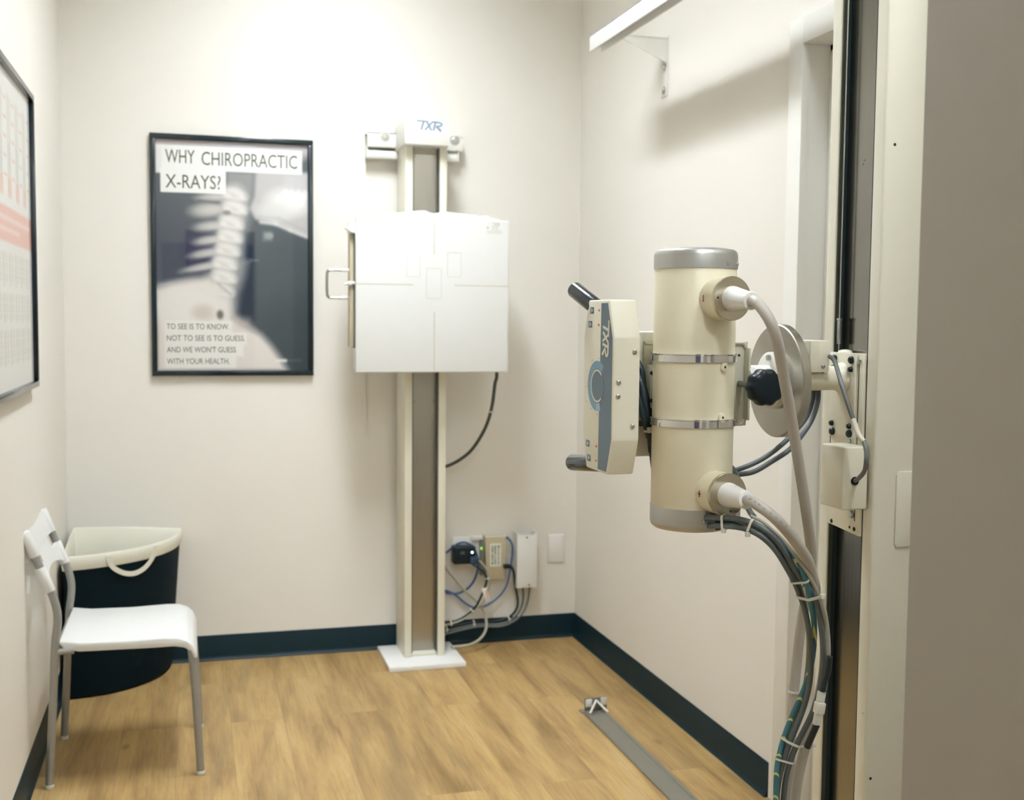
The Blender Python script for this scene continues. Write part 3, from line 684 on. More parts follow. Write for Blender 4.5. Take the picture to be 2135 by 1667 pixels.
# ================================================================== POWER AND NETWORK BITS LOW ON THE FAR WALL
t = thing('electrical_outlet', 'white double outlet plate behind the black plug adapter', 'outlet', (1.13, YB, .405))
obj('cover_plate', G().box(1.07, 1.192, YB-.006, YB-.0005, .343, .466, bev=.002), WHITEP, t)
for x in (1.085, 1.142): obj('receptacle', G().box(x, x+.035, YB-.008, YB-.0055, .36, .45, bev=.001), CREAMW, t)
t = thing('plug_adapter', 'black plug adapter with white light in the outlet plate', 'adapter', (1.11, YB-.02, .36))
g = G(); g.box(1.060, 1.158, 4.705, YB-.0085, .360, .437, bev=.009, seg=3)
ab = obj('body', g, BLACKP, t)
obj('indicator_light', G().cyl((1.1405, 4.706, .411), (1.1405, 4.7035, .411), .0042, seg=14, bev=.0006), mat('white_led', (.75, .82, 1, 1), .4, var=0, emit=6), t)
for x in (1.090, 1.100): obj('socket', G().box(x, x+.0065, 4.7042, 4.706, .404, .417), mat('grey_port', S(92, 104, 112), .5), t)
pl = obj('plug', G().box(1.128, 1.168, 4.686, 4.712, .362, .392, bev=.007), mat('navy_plug', S(34, 62, 90), .4), t)
t = thing('network_box', 'beige power supply box with white label right of the black adapter', 'network box', (1.25, YB, .28))
g = G(); g.prism([(1.203, .472), (1.297, .470), (1.289, .284), (1.211, .284)], 'y', 4.728, YB-.001, bev=.003); nb = obj('case', g, BEIGEB, t)
obj('top_lip', G().box(1.204, 1.296, 4.727, 4.735, .466, .473, bev=.001), CREAMW, nb)
lb = obj('paper_label', G().box(1.2245, 1.274, 4.7272, 4.7285, .340, .441), mat('paper_label', S(226, 226, 214), .6), t)
g = G()
random.seed(9)
for c, x in enumerate((1.236, 1.248, 1.262)):
    z = .430
    while z > .350:
        h = random.uniform(.004, .009); wd_ = random.uniform(.004, .0075) if c < 2 else .004
        g.box(x-wd_/2, x+wd_/2, 4.7268, 4.7275, z-h, z); z -= h+random.choice((.001, .001, .004))
g.box(1.258, 1.268, 4.7268, 4.7275, .422, .430)
obj('printed_lines', g, mat('dark_green_print', S(92, 110, 84), .6), lb, sharp=0)
obj('status_light', G().box(1.186, 1.195, 4.742, 4.75, .412, .424, bev=.001), mat('green_led', S(150, 210, 90), .4, var=0, emit=.9), t)
obj('side_strip', G().box(1.187, 1.204, 4.745, YB-.001, .30, .455, bev=.002), mat('grey_side_strip', S(120, 122, 112), .5), t)
obj('jack', G().box(1.285, 1.302, 4.738, 4.752, .452, .465, bev=.001), BLACKP, t)
obj('power_plug', G().box(1.283, 1.312, 4.70, 4.735, .333, .349, bev=.003), BLACKP, t)
t = thing('surface_conduit', 'short white surface strip between outlet plate and beige box', 'conduit', (1.17, YB, .46))
obj('cover', G().box(1.152, 1.20, YB-.02, YB-.001, .452, .468, bev=.002), WHITEP, t)
t = thing('junction_box', 'tall white metal box with open eared top beside the beige box', 'junction box', (1.385, YB, .24))
g = G(); g.box(1.340, 1.430, 4.708, 4.714, .244, .474, bev=.002).box(1.340, 1.345, 4.71, YB-.001, .244, .483).box(1.425, 1.430, 4.71, YB-.001, .244, .483).box(1.341, 1.429, 4.712, YB-.001, .244, .249).box(1.345, 1.425, YB-.006, YB-.001, .249, .47)
g.prism([(1.340, .470), (1.362, .470), (1.354, .483), (1.340, .483)], 'y', 4.709, 4.713).prism([(1.430, .470), (1.408, .470), (1.416, .483), (1.430, .483)], 'y', 4.709, 4.713)
obj('case', g, WHITEP, t)
for x, z in ((1.383, .464), (1.395, .256)): obj('cover_screw', G().cyl((x, 4.7085, z), (x, 4.706, z), .0042, seg=12), mat('brass_screw', S(170, 150, 100), .35, .8), t)
t = obj('blank_plate', G().box(1.4985, 1.5745, YB-.007, YB-.0005, .336, .460, bev=.003), WHITEP, org=(1.537, YB, .336)); tag(t, 'white blank wall plate nearest the room corner', 'wall plate')

def cable(name, label, pts, r, m, cat='cable', group=None, sub=6, seg=10):
    o = obj(name, G().tube(pts, r, seg, sub), m, org=pts[0]); return tag(o, label, cat, group)
BLUE_A = [(0.983, 4.74, 0.382), (1.034, 4.735, 0.408), (1.076, 4.74, 0.440), (1.108, 4.735, 0.456), (1.135, 4.722, 0.446), (1.155, 4.716, 0.425), (1.172, 4.728, 0.375), (1.174, 4.738, 0.322), (1.157, 4.745, 0.270), (1.129, 4.75, 0.241), (1.087, 4.75, 0.223), (1.034, 4.75, 0.232), (0.985, 4.745, 0.258)]
BLUE_B = [(1.298, 4.745, 0.459), (1.312, 4.744, 0.4605), (1.326, 4.744, 0.446), (1.333, 4.744, 0.420), (1.331, 4.745, 0.395), (1.322, 4.748, 0.326), (1.309, 4.75, 0.253), (1.277, 4.755, 0.203), (1.228, 4.756, 0.168), (1.181, 4.756, 0.154), (1.139, 4.756, 0.167), (1.096, 4.756, 0.207), (1.053, 4.757, 0.236), (0.985, 4.757, 0.249)]
BLACK_A = [(1.14, 4.70, 0.362), (1.155, 4.695, 0.352), (1.179, 4.69, 0.338), (1.203, 4.69, 0.312), (1.203, 4.69, 0.283), (1.186, 4.695, 0.238), (1.160, 4.70, 0.177), (1.125, 4.71, 0.142), (1.083, 4.71, 0.120), (1.030, 4.715, 0.109), (0.985, 4.72, 0.110)]
WHITE_A = [(1.166, 4.69, 0.378), (1.189, 4.685, 0.358), (1.209, 4.68, 0.323), (1.214, 4.68, 0.275), (1.198, 4.685, 0.224), (1.166, 4.69, 0.176), (1.123, 4.695, 0.136), (1.070, 4.70, 0.113), (1.023, 4.70, 0.106), (0.985, 4.70, 0.102)]
BLACK_B = [(1.308, 4.718, 0.341), (1.322, 4.722, 0.338), (1.334, 4.73, 0.318), (1.336, 4.735, 0.28), (1.341, 4.737, 0.245), (1.353, 4.737, 0.195), (1.354, 4.735, 0.150), (1.322, 4.735, 0.114), (1.268, 4.735, 0.098), (1.204, 4.737, 0.099), (1.140, 4.737, 0.100), (1.076, 4.735, 0.089), (0.985, 4.73, 0.080)]
GREY_A = [(1.376, 4.745, 0.246), (1.383, 4.747, 0.193), (1.369, 4.743, 0.140), (1.329, 4.738, 0.100), (1.267, 4.728, 0.085), (1.182, 4.726, 0.093), (1.096, 4.725, 0.083), (0.985, 4.72, 0.070)]
GREY_B = [(1.409, 4.745, 0.246), (1.404, 4.747, 0.181), (1.384, 4.743, 0.131), (1.340, 4.73, 0.096), (1.270, 4.72, 0.078), (1.180, 4.718, 0.086), (1.095, 4.716, 0.075), (0.985, 4.71, 0.060)]
GREY_C = [(0.985, 4.725, 0.395), (1.034, 4.73, 0.337), (1.065, 4.735, 0.303), (1.118, 4.737, 0.238), (1.161, 4.735, 0.198), (1.187, 4.73, 0.176), (1.202, 4.72, 0.136), (1.208, 4.700, 0.099), (1.188, 4.670, 0.062), (1.139, 4.640, 0.036), (1.084, 4.625, 0.031), (1.035, 4.620, 0.033)]
def hide_end(p): return [q for q in p if q[0] > .999]+[(1.0, p[-1][1], p[-1][2]+.25*0)] if p[-1][0] < .999 else [(1.0, p[0][1], p[0][2])]+[q for q in p if q[0] > .999]
WP = [hide_end(p) if min(p[0][0], p[-1][0]) < .999 else p for p in (BLUE_A, BLUE_B, BLACK_A, WHITE_A, BLACK_B, GREY_A, GREY_B, GREY_C)]
WR = [.0045, .0045, .0050, .0042, .0055, .0046, .0046, .0062]
WP = relax(WP, WR, 50, .008, wall=YB, fixed=2)
cable('network_cable', 'dark blue cable arching over the black plug adapter', WP[0], .0045, mat('deep_blue_cable', S(56, 84, 132), .42), sub=2)
cable('network_cable', 'lighter blue cable looping from the right side of the beige box', WP[1], .0045, BLUEC, sub=2)
c1 = cable('power_cord', 'black cord hanging from the plug adapter', WP[2], .0050, BLKC, sub=2)
c2 = cable('power_cord', 'pale cord with red-printed tag from the plug adapter', WP[3], .0042, BEIGEC, sub=2)
d = (Vector((1.186, 4.69, .205))-Vector((1.205, 4.683, .255))).normalized()
tg_ = obj('cord_tag', G().box(1.184, 1.206, 4.675, 4.6785, .202, .262, bev=.0008, rot=Matrix.Rotation(math.radians(-17), 3, 'Y') @ Matrix.Identity(3)), mat('white_tag', S(232, 226, 216), .5), c2)
obj('warning_print', G().box(1.1955, 1.2035, 4.6745, 4.6752, .21, .25, rot=Matrix.Rotation(math.radians(-17), 3, 'Y'), piv=(1.195, 4.676, .232)), mat('red_print', S(220, 170, 150), .5), tg_)
c3 = cable('power_cord', 'black cord dropping from the lower right of the beige box', WP[4], .0055, BLKC, sub=2)
c4 = cable('junction_cable', 'grey cable from the left underside of the tall white box', WP[5], .0046, MIDC, sub=2)
cable('junction_cable', 'grey cable from the right underside of the tall white box', WP[6], .0046, MIDC, sub=2)
c5 = cable('ground_lead', 'thick beige cable curling down onto the stand foot', WP[7], .0062, BEIGEC, sub=2)
def clip(parent, p, d, r=.011):
    obj('cable_tie', G().ring(p, d, r, r, .0022, .005).box(p[0]-.004, p[0]+.004, p[1]-r-.006, p[1]-r+.001, p[2]-.003, p[2]+.004, bev=.001), TIE, parent)
clip(c1, (1.205, 4.688, .300), (.1, 0, -1)); clip(c1, (1.142, 4.703, .160), (-1, 0, -1)); clip(c1, (1.05, 4.708, .112), (-1, 0, -.2), .013)
clip(c5, (1.018, 4.728, .355), (1, 0, -1), .010); clip(c5, (1.180, 4.731, .182), (1, 0, -.7), .010)
clip(c3, (1.312, 4.735, .108), (-1, 0, -.4), .016); clip(c3, (1.155, 4.73, .095), (-1, 0, 0), .015); clip(c3, (1.035, 4.725, .082), (-1, 0, -.1), .014)

# ================================================================== FLOOR RAIL AND WALL RAIL OF THE TUBE STAND
t = thing('floor_rail', 'flat grey metal rail on the floor, running to the tube stand', 'rail', (1.375, 2.6, 0))
rp = [(1.334, 0), (1.334, .006), (1.338, .010), (1.352, .010), (1.352, .0085), (1.398, .0085), (1.398, .010), (1.411, .010), (1.415, .006), (1.415, 0)]
g = G(); g.prism(rp, 'y', .02, 3.80); rl = obj('track', g, RAILM, t)
g = G(); g.box(1.328, 1.40, 3.80, 3.835, 0, .004).box(1.340, 1.424, 3.806, 3.810, .004, .054, bev=.001)
es = obj('end_stop', g, RAILM, t)
for x, z in ((1.343, .022), (1.399, .025)): obj('bumper', G().box(x, x+.023, 3.8005, 3.806, z, z+.028, bev=.002), WHITEP, es)
for q in ((1.346, 3.765, .012), (1.412, 3.765, .012)): obj('brace', G().cyl((1.382, 3.803, .044), q, .0042, seg=10), CREAMW, es)

t = thing('wall_rail', 'white overhead rail projecting from a bracket high on the right wall', 'rail', (1.40, 2.0, 2.33))
g = G(); zr = 2.333
g.box(1.347, 1.3515, 0.001, 3.872, zr, zr+.055, bev=.0012).box(1.347, 1.420, 0.001, 3.872, zr+.050, zr+.055, bev=.001).box(1.388, 1.392, 0.001, 3.872, zr, zr+.052, bev=.001).box(1.352, 1.388, 0.001, 3.868, zr+.026, zr+.030)
obj('channel', g, WHITEP, t)
bk = obj('wall_bracket', G().box(XR-.004, XR-.0006, 3.83, 3.886, 2.192, 2.402, bev=.001).box(1.36, XR-.003, 3.83, 3.884, 2.3885, 2.394, bev=.001).prism([(XR-.004, 2.305), (XR-.004, 2.3885), (1.43, 2.3885)], 'y', 3.832, 3.836), CREAMW, t)
for z in (2.368, 2.294, 2.214): obj('bracket_screw', G().cyl((XR-.0045, 3.858, z), (XR-.011, 3.858, z), .011, .007, 12).cyl((XR-.0042, 3.858, z), (XR-.0062, 3.858, z), .016, seg=16), SCREW, bk)

# ================================================================== TUBE STAND
t = thing('tube_stand', 'tall cream enamelled column on the floor rail carrying the tube arm', 'x-ray stand', (1.385, 2.075, 0))
X0, X1, ya, yb = 1.290, 1.485, 1.975, 2.174
ZB, ZT = .055, 2.322
g = G()
g.box(X0, X1, ya, ya+.0375, ZB, ZT, bev=.006, seg=3).box(X0, X1, yb-.035, yb, ZB, ZT, bev=.004, seg=3).box(X0+.06, X1, ya+.03, yb-.03, ZB, ZT)
col = obj('column', g, COLM, t)
obj('track_panel', G().box(X0+.0205, X0+.028, ya+.0378, yb-.0355, ZB, ZT-.002), STEELD, t)
obj('guide_rail', G().box(X0+.002, X0+.011, yb-.0378, yb-.0352, ZB, ZT-.002), GUIDE, t)
obj('guide_rail', G().box(X0+.0112, X0+.0203, yb-.0385, yb-.0352, ZB, ZT-.002), GUIDEK, t)
obj('guide_rail', G().box(X0+.002, X0+.0203, ya+.0378, ya+.0395, ZB, ZT-.002), GUIDEK, t)
cv = obj('cover_plate', G().prism([(1.340, .962), (1.345, .956), (1.415, .956), (1.420, .962), (1.420, 1.101), (1.415, 1.107), (1.346, 1.107), (1.340, 1.100)], 'y', ya-.0035, ya+.0005, bev=.0008), COLM, col)
obj('cover_tab', G().box(1.378, 1.388, ya-.008, ya-.003, 1.094, 1.104, bev=.001), WHITEP, cv)
for x, z in ((1.3135, 1.744), (1.3040, .488)): obj('screw_hole', G().cyl((x, ya+.001, z), (x, ya-.0004, z), .0030, seg=14), HOLE, col)
for q in ((X0-.0005, ya+.012, .62), (X0+.0205, 2.08, 1.72), (X0+.0205, 2.074, 1.727)): obj('rivet', G().ball(q, .002), SCREW, col)
g = G(); g.box(1.30, 1.47, 1.93, 2.22, .011, .055, bev=.004); 
for y in (1.96, 2.19):
    for x in (1.33, 1.419): g.cyl((x-.004, y, .0285), (x+.004, y, .0285), .018, seg=20)
obj('floor_trolley', g, GUIDE, t)
obj('top_block', G().box(1.355, 1.387, 1.99, 2.16, ZT, zr+.024, bev=.002), COLM, t)
obj('counterweight_cable', G().cyl((X0+.005, 2.124, 1.33), (X0+.005, 2.124, ZT), .0016, seg=8).cyl((X0+.005, 2.124, 1.355), (X0+.005, 2.124, 1.408), .0046, seg=12, bev=.001).cyl((X0+.005, 2.124, 1.404), (X0+.005, 2.124, 1.409), .0062, seg=12), SCREW, t)

# carriage that rides in the column
cz0, cz1 = .976, 1.338
g = G(); xf = X0-.004
g.prism([(2.136, cz0+.004), (2.136, cz1-.006), (2.128, cz1), (2.0145, cz1), (2.0145, cz0-.004), (2.018, cz0-.004)], 'x', xf, X0+.018, bev=.0015)
ca = obj('carriage', g, CREAM, t)
g = G(); g.box(xf-.006, xf-.0005, 2.036, 2.132, 1.168, cz1+.001, bev=.002)
ap = obj('arm_plate', g, CREAM, ca)
obj('counterweight_anchor', G().ball((xf+.01, 2.10, cz1+.001), .012, 1, 1.8, .5), CREAM, ca)
for y, z, r in ((2.112, 1.326, .0078), (2.049, 1.325, .0078), (2.115, 1.307, .0056), (2.050, 1.306, .0056), (2.116, 1.186, .0056), (2.050, 1.185, .0056), (2.113, 1.169, .0080), (2.049, 1.170, .0080)):
    if z < 1.2: z += .006
    obj('bolt', G().lathe([(r, 0), (r, .0035), (r*.75, .0062), (r*.4, .007)], (xf-.006, y, z), (-1, 0, 0), 16), BOLT, ap)
for q in ((2.0305, 2.0325, 1.0, 1.318), (2.1305, 2.1325, 1.128, 1.165)): obj('carriage_slot', G().box(xf-.0006, xf+.001, *q), HOLE, ca)
for y, z in ((2.028, 1.325), (2.056, 1.160)): obj('set_screw', G().cyl((xf, y, z), (xf-.0035, y, z), .0048, seg=14, bev=.001), SCREW, ca)
for y, z in ((2.118, .986), (2.049, .985), (2.032, .984)): obj('carriage_hole', G().cyl((xf+.001, y, z), (xf-.0006, y, z), .0045 if y != 2.049 else .003, seg=14), HOLE, ca)
obj('pan_head_screw', G().cyl((xf, 2.043, 1.012), (xf-.005, 2.043, 1.012), .0085, .007, 18).cyl((xf+.001, 2.043, 1.012), (xf-.0015, 2.043, 1.012), .0102, seg=18), SCREW, ca)
# switch box on the carriage
g = G(); bxn = xf-.056
g.prism([(2.071, 1.031), (2.071, 1.156), (1.988, 1.156), (1.988, 1.031)], 'x', bxn, xf-.0005, bev=.0035, seg=3)
sb = obj('switch_box', g, CREAM, ca)
obj('grommet', G().lathe([(.0085, 0), (.0085, .003), (.006, .004)], (bxn+.026, 1.989, 1.089), (0, -1, 0), 18), BLACKP, sb)

# arm, lock disc, knob
az, ayc = 1.285, 2.085
g = G(); g.cyl((1.15, ayc, az), (xf-.007, ayc, az+.002), .0245, seg=40).lathe([(.0245, 0), (.026, .01), (.031, .018), (.032, .021)], (xf-.028, ayc, az+.002), (1, 0, 0), 40)
arm = obj('arm', g, CREAM, t)
obj('arm_sleeve', G().cyl((1.062, ayc, az-.004), (1.135, ayc, az-.004), .0325, seg=40, bev=.001), CREAMW, arm)
hub = obj('hub', G().lathe([(.050, 0), (.057, .004), (.057, .02)], (1.112, ayc, az-.002), (1, 0, 0), 48), CREAMW, arm)
for a in (100, 220, 340): obj('hub_screw', G().cyl((1.112, ayc+.044*math.cos(math.radians(a)), az+.044*math.sin(math.radians(a))), (1.106, ayc+.044*math.cos(math.radians(a)), az+.044*math.sin(math.radians(a))), .006, seg=6), SCREW, hub)
dk = obj('lock_disc', G().lathe([(.02, 0), (.1115, 0), (.1135, .002), (.1135, .017), (.1115, .019), (.02, .019)], (1.128, ayc, az-.003), (1, 0, 0), 96), DISCM, arm)
cb = obj('cable_box', G().box(1.187, 1.229, 2.05, 2.115, 1.300, 1.364, bev=.002), CREAM, arm)
obj('box_screw', G().lathe([(.0048, 0), (.004, .002), (.002, .003)], (1.216, 2.05, 1.312), (0, -1, 0), 14), SCREW, cb)
# mounting bracket that carries the tube
g = G(); p0, p1, q0, q1 = .845, 1.066, 1.193, 1.360
g.box(p0, p1, 2.0835, 2.0875, q0, q1, bev=.0008)
loop = [(p0+.003, q0+.003), (p1-.010, q0+.003), (p1-.003, q0+.012), (p1-.003, q1-.012), (p1-.010, q1-.003), (p0+.003, q1-.003)]
for (a, b), (c, d_) in zip(loop[:-1], loop[1:]):
    g.cyl((a, 2.0825, b), (c, 2.0825, d_), .0035, seg=8).ball((c, 2.0825, d_), .0035, u=8, v=6)
g.box(p1-.0055, p1-.001, 2.066, 2.086, q0+.012, q1-.012, bev=.0008)
mb = obj('mounting_bracket', g, mat('bracket_enamel', S(206, 202, 182), .4), arm)
obj('bracket_hole', G().cyl((1.0475, 2.0845, 1.333), (1.0475, 2.0830, 1.333), .0028, seg=12), HOLE, mb)
obj('knob_rod', G().cyl((1.050, 2.083, 1.277), (1.0515, 1.995, 1.2755), .0062, seg=16), mat('rod_steel', S(120, 126, 122), .35, .7), arm)
g = G(); kc = Vector((1.0515, 1.998, 1.2755)); seg = 72; tb = bmesh.new(); rings = []
for yy, sc in ((0, .86), (-.004, .97), (-.010, 1), (-.022, 1), (-.029, .95), (-.033, .82), (-.034, .6)):
    rings.append([tb.verts.new((kc.x+(.0350*sc+.0014*sc*math.cos(10*a))*math.cos(a), kc.y+yy, kc.z+(.0350*sc+.0014*sc*math.cos(10*a))*math.sin(a))) for a in [2*math.pi*k/seg for k in range(seg)]])
for A, B in zip(rings[:-1], rings[1:]):
    for k in range(seg): tb.faces.new((A[k], A[(k+1) % seg], B[(k+1) % seg], B[k]))
tb.faces.new(rings[0][::-1]); tb.faces.new(rings[-1]); bmesh.ops.recalc_face_normals(tb, faces=tb.faces[:]); g.add(tb)
kn = obj('lock_knob', g, BLACKP, arm, sharp=50)
obj('knob_hub', G().cyl((kc.x, kc.y+.028, kc.z), (kc.x, kc.y-.001, kc.z), .012, seg=20), WHITEP, kn)

# ================================================================== COLLIMATOR WITH CONTROL CONSOLE
t = thing('collimator', 'cream collimator with slate-striped control panel left of the tube', 'collimator', (.80, 2.09, 1.27))
obj('housing', G().box(.829, .985, 2.0885, 2.27, 1.135, 1.3785, bev=.004).box(.8065, .83, 2.10, 2.16, 1.18, 1.37), CREAMW, t)
obj('support_bar', G().box(.800, .843, 2.068, 2.080, 1.196, 1.2065, bev=.001), mat('grey_bar', S(140, 138, 128), .45, .4), t)
yc = 2.088; xa, xb = .752, .806
hexp = [(yc-.057, 1.439), (yc-.083, 1.368), (yc-.083, 1.177), (yc-.056, 1.109), (yc+.060, 1.109), (yc+.083, 1.177), (yc+.083, 1.368), (yc+.058, 1.439)]
g = G(); g.prism(hexp, 'x', xa, xb, bev=.0035, seg=3); cn = obj('control_console', g, CREAM, t)
xs = xa-.0006
g = G(); g.prism([(2.0705, 1.4325), (2.036, 1.4325), (2.0095, 1.3665), (2.0095, 1.178), (2.034, 1.1145), (2.079, 1.1145)], 'x', xs, xa+.001)
def disc_sector(g, r0, r1, a0, a1, x, cy=2.0875, cz=1.274, sy=1.12, n=40):
    """annulus sector on the console face; angle from the far side (+y) upwards"""
    P = [(cy+sy*r1*math.cos(a0+(a1-a0)*k/n), cz+r1*math.sin(a0+(a1-a0)*k/n)) for k in range(n+1)]
    if r0 > 0: P += [(cy+sy*r0*math.cos(a1-(a1-a0)*k/n), cz+r0*math.sin(a1-(a1-a0)*k/n)) for k in range(n+1)]
    g.prism(P, 'x', x, xa+.001)
st = obj('overlay_stripe', g, NAVY, cn, sharp=0)
g = G(); disc_sector(g, 0, .0335, -math.pi, math.pi-.02, xs-.0004); obj('dial_face', g, NAVY, st, sharp=0)
g = G(); disc_sector(g, .0335, .0485, math.radians(-112), math.radians(128), xs-.0003); obj('dial_ring', g, BLUEL, st, sharp=0)
for a0, a1 in ((-111, -100), (-97, -86)):
    g = G(); disc_sector(g, .0335, .0485, math.radians(a0), math.radians(a1), xs-.0006); obj('dial_highlight', g, mat('pale_blue_overlay', S(166, 200, 216), .45), st, sharp=0)
g = G(); disc_sector(g, .0285, .0318, math.radians(-132), math.radians(134), xs-.0008); obj('dial_arc', g, CREAMI, st, sharp=0)
g = G(); txr_logo(g, (xs-.0001, 2.0588, 1.3995), (0, 0, -.0206), (0, -.0300, 0), (-1, 0, 0)); lgc = obj('logo', g, CREAMI, st, sharp=0)
for y, z in ((2.124, 1.419), (2.133, 1.392), (2.139, 1.158), (2.131, 1.130)):
    b = obj('push_button', G().box(xa-.0012, xa+.001, y-.0095, y+.0095, z-.0065, z+.0065, bev=.0006), NAVY, cn)
    obj('button_symbol', G().box(xa-.0016, xa, y-.0012, y+.0012, z-.004, z+.004).box(xa-.0016, xa, y-.006, y-.003, z-.002, z+.002), CREAMI, b, sharp=0)
for y, z in ((2.084, 1.419), (2.085, 1.391), (2.089, 1.157), (2.090, 1.129)): obj('red_light', G().box(xa-.0010, xa+.001, y-.003, y+.003, z-.002, z+.002), REDL, cn)
for y, z in ((2.086, 1.327), (2.087, 1.219), (2.15, 1.30), (2.152, 1.27), (2.15, 1.24), (2.12, 1.322), (2.122, 1.228)): obj('dial_mark', G().box(xa-.0004, xa+.001, y-.0012, y+.0012, z-.0012, z+.0012), mat('grey_mark', S(170, 166, 146), .5), cn, sharp=0)
for x, z in ((.7945, 1.342), (.7635, 1.285), (.7628, 1.259), (.7925, 1.203)):
    obj('case_screw', G().lathe([(.0050, 0), (.0044, .002), (.0025, .0032), (.0018, .002)], (x, yc-.083, z), (0, -1, 0), 14), SCREW, cn)
for a, b in (((.780, 2.112, 1.408), (.744, 2.215, 1.4625)), ((.784, 2.085, 1.1225), (.752, 2.238, 1.1075))):
    h = obj('grip_handle', G().cyl(a, b, .0165, seg=28, bev=.004), mat('black_grip', S(26, 34, 40), .22, var=.08, coat=.3), t)
dkc = mat('console_cable', S(40, 58, 66), .4)
for k, pts in enumerate(([(0.815, 2.075, 1.343), (0.830, 2.06, 1.307), (0.837, 2.06, 1.270), (0.847, 2.06, 1.233), (0.851, 2.063, 1.195), (0.858, 2.070, 1.157), (0.868, 2.079, 1.112)],
                         [(0.815, 2.065, 1.318), (0.827, 2.05, 1.279), (0.834, 2.047, 1.243), (0.843, 2.05, 1.214), (0.850, 2.058, 1.186), (0.862, 2.078, 1.146)],
                         [(0.815, 2.07, 1.288), (0.825, 2.055, 1.255), (0.831, 2.05, 1.225), (0.840, 2.053, 1.197), (0.852, 2.068, 1.176)])):
    obj('console_cable', G().tube(pts, (.0060, .0068, .0064)[k], 10, 6), dkc, t)
obj('cable_tie', G().box(.838, .850, 2.038, 2.046, 1.186, 1.197, bev=.001).ring((.849, 2.055, 1.193), (.3, .1, -1), .016, .012, .002, .004), TIE, t)

# ================================================================== X-RAY TUBE
TC = Vector((.912, 2.000, 0)); RT_ = .0765
t = thing('xray_tube', 'upright cream x-ray tube cylinder strapped with two chrome bands', 'x-ray tube', (TC.x, TC.y, 1.01))
hs = obj('housing', G().lathe([(RT_-.002, 1.05), (RT_, 1.053), (RT_, 1.497), (RT_-.002, 1.50)], (TC.x, TC.y, 0), (0, 0, 1), 96), TUBEM, t)
c = obj('top_cap', G().lathe([(RT_+.0016, 1.497), (RT_+.0016, 1.522), (RT_+.0002, 1.528), (RT_-.005, 1.5325), (RT_-.02, 1.535), (.0, 1.5355)], (TC.x, TC.y, 0), (0, 0, 1), 96), ALU, t, sharp=60)
def rad(a, r, z): return Vector((TC.x+r*math.cos(math.radians(a)), TC.y+r*math.sin(math.radians(a)), z))
for a in (-66, -38): obj('cap_screw', G().lathe([(.0045, 0), (.004, .002), (.002, .003)], rad(a, RT_+.001, 1.5055), rad(a, 1, 0)-rad(a, 0, 0), 12), SCREW, c)
c = obj('bottom_cap', G().lathe([(.0, 1.0075), (RT_-.02, 1.0082), (RT_-.006, 1.011), (RT_-.001, 1.016), (RT_+.001, 1.023), (RT_+.001, 1.053)], (TC.x, TC.y, 0), (0, 0, 1), 96), ALU, t, sharp=60)
obj('cap_screw', G().lathe([(.0045, 0), (.004, .002), (.002, .003)], rad(-96, RT_+.0008, 1.032), rad(-96, 1, 0)-rad(-96, 0, 0), 12), SCREW, c)
def patch(g, a0, a1, z0, z1, r, th=.001, n=10):
    tb = bmesh.new(); q = []
    for k in range(n+1):
        a = a0+(a1-a0)*k/n; q.append([tb.verts.new(rad(a, rr, z)) for rr, z in ((r, z0), (r+th, z0), (r+th, z1), (r, z1))])
    for A, B in zip(q[:-1], q[1:]):
        for k in range(4): tb.faces.new((A[k], A[(k+1) % 4], B[(k+1) % 4], B[k]))
    tb.faces.new(q[0][::-1]); tb.faces.new(q[-1]); bmesh.ops.recalc_face_normals(tb, faces=tb.faces[:]); g.add(tb); return g
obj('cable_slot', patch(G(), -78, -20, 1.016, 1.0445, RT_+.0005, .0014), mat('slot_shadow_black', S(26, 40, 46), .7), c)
obj('slot_tab', G().box(.955, .975, 1.918, 1.938, 1.030, 1.056, bev=.001, rot=Matrix.Rotation(math.radians(38), 3, 'Z')), ALU, c)
for z in (1.3325, 1.2125):
    b = obj('clamp_band', G().lathe([(RT_+.0002, -.0075), (RT_+.004, -.0075), (RT_+.004, .0045), (RT_+.0058, .006), (RT_+.0058, .0075), (RT_+.0002, .0075)], (TC.x, TC.y, z), (0, 0, 1), 128, cap=False), CHROME, t)
for a, z in ((-70, 1.3165), (-72, 1.224)):
    o_ = rad(a, RT_-.002, z); n_ = rad(a, 1, 0)-rad(a, 0, 0)
    bs = obj('boss', G().lathe([(.0085, 0), (.0085, .006), (.007, .0068)], o_, n_, 20), TUBEM, t)
    obj('boss_hole', G().cyl(o_+n_*.0062, o_+n_*.0072, .0024, seg=12), HOLE, bs)
obj('clamp_strap', G().box(.8465, .857, 2.054, 2.0785, 1.232, 1.315, bev=.002), CREAMW, t)
for z in (1.300, 1.247): obj('strap_screw', G().cyl((.850, 2.0545, z), (.849, 2.050, z), .004, seg=12), BOLT, t)
obj('mounting_pad', G().box(.86, .965, 2.06, 2.0828, 1.205, 1.345, bev=.002), CREAMW, t)
PD = Vector((.13, -.99, 0)).normalized()
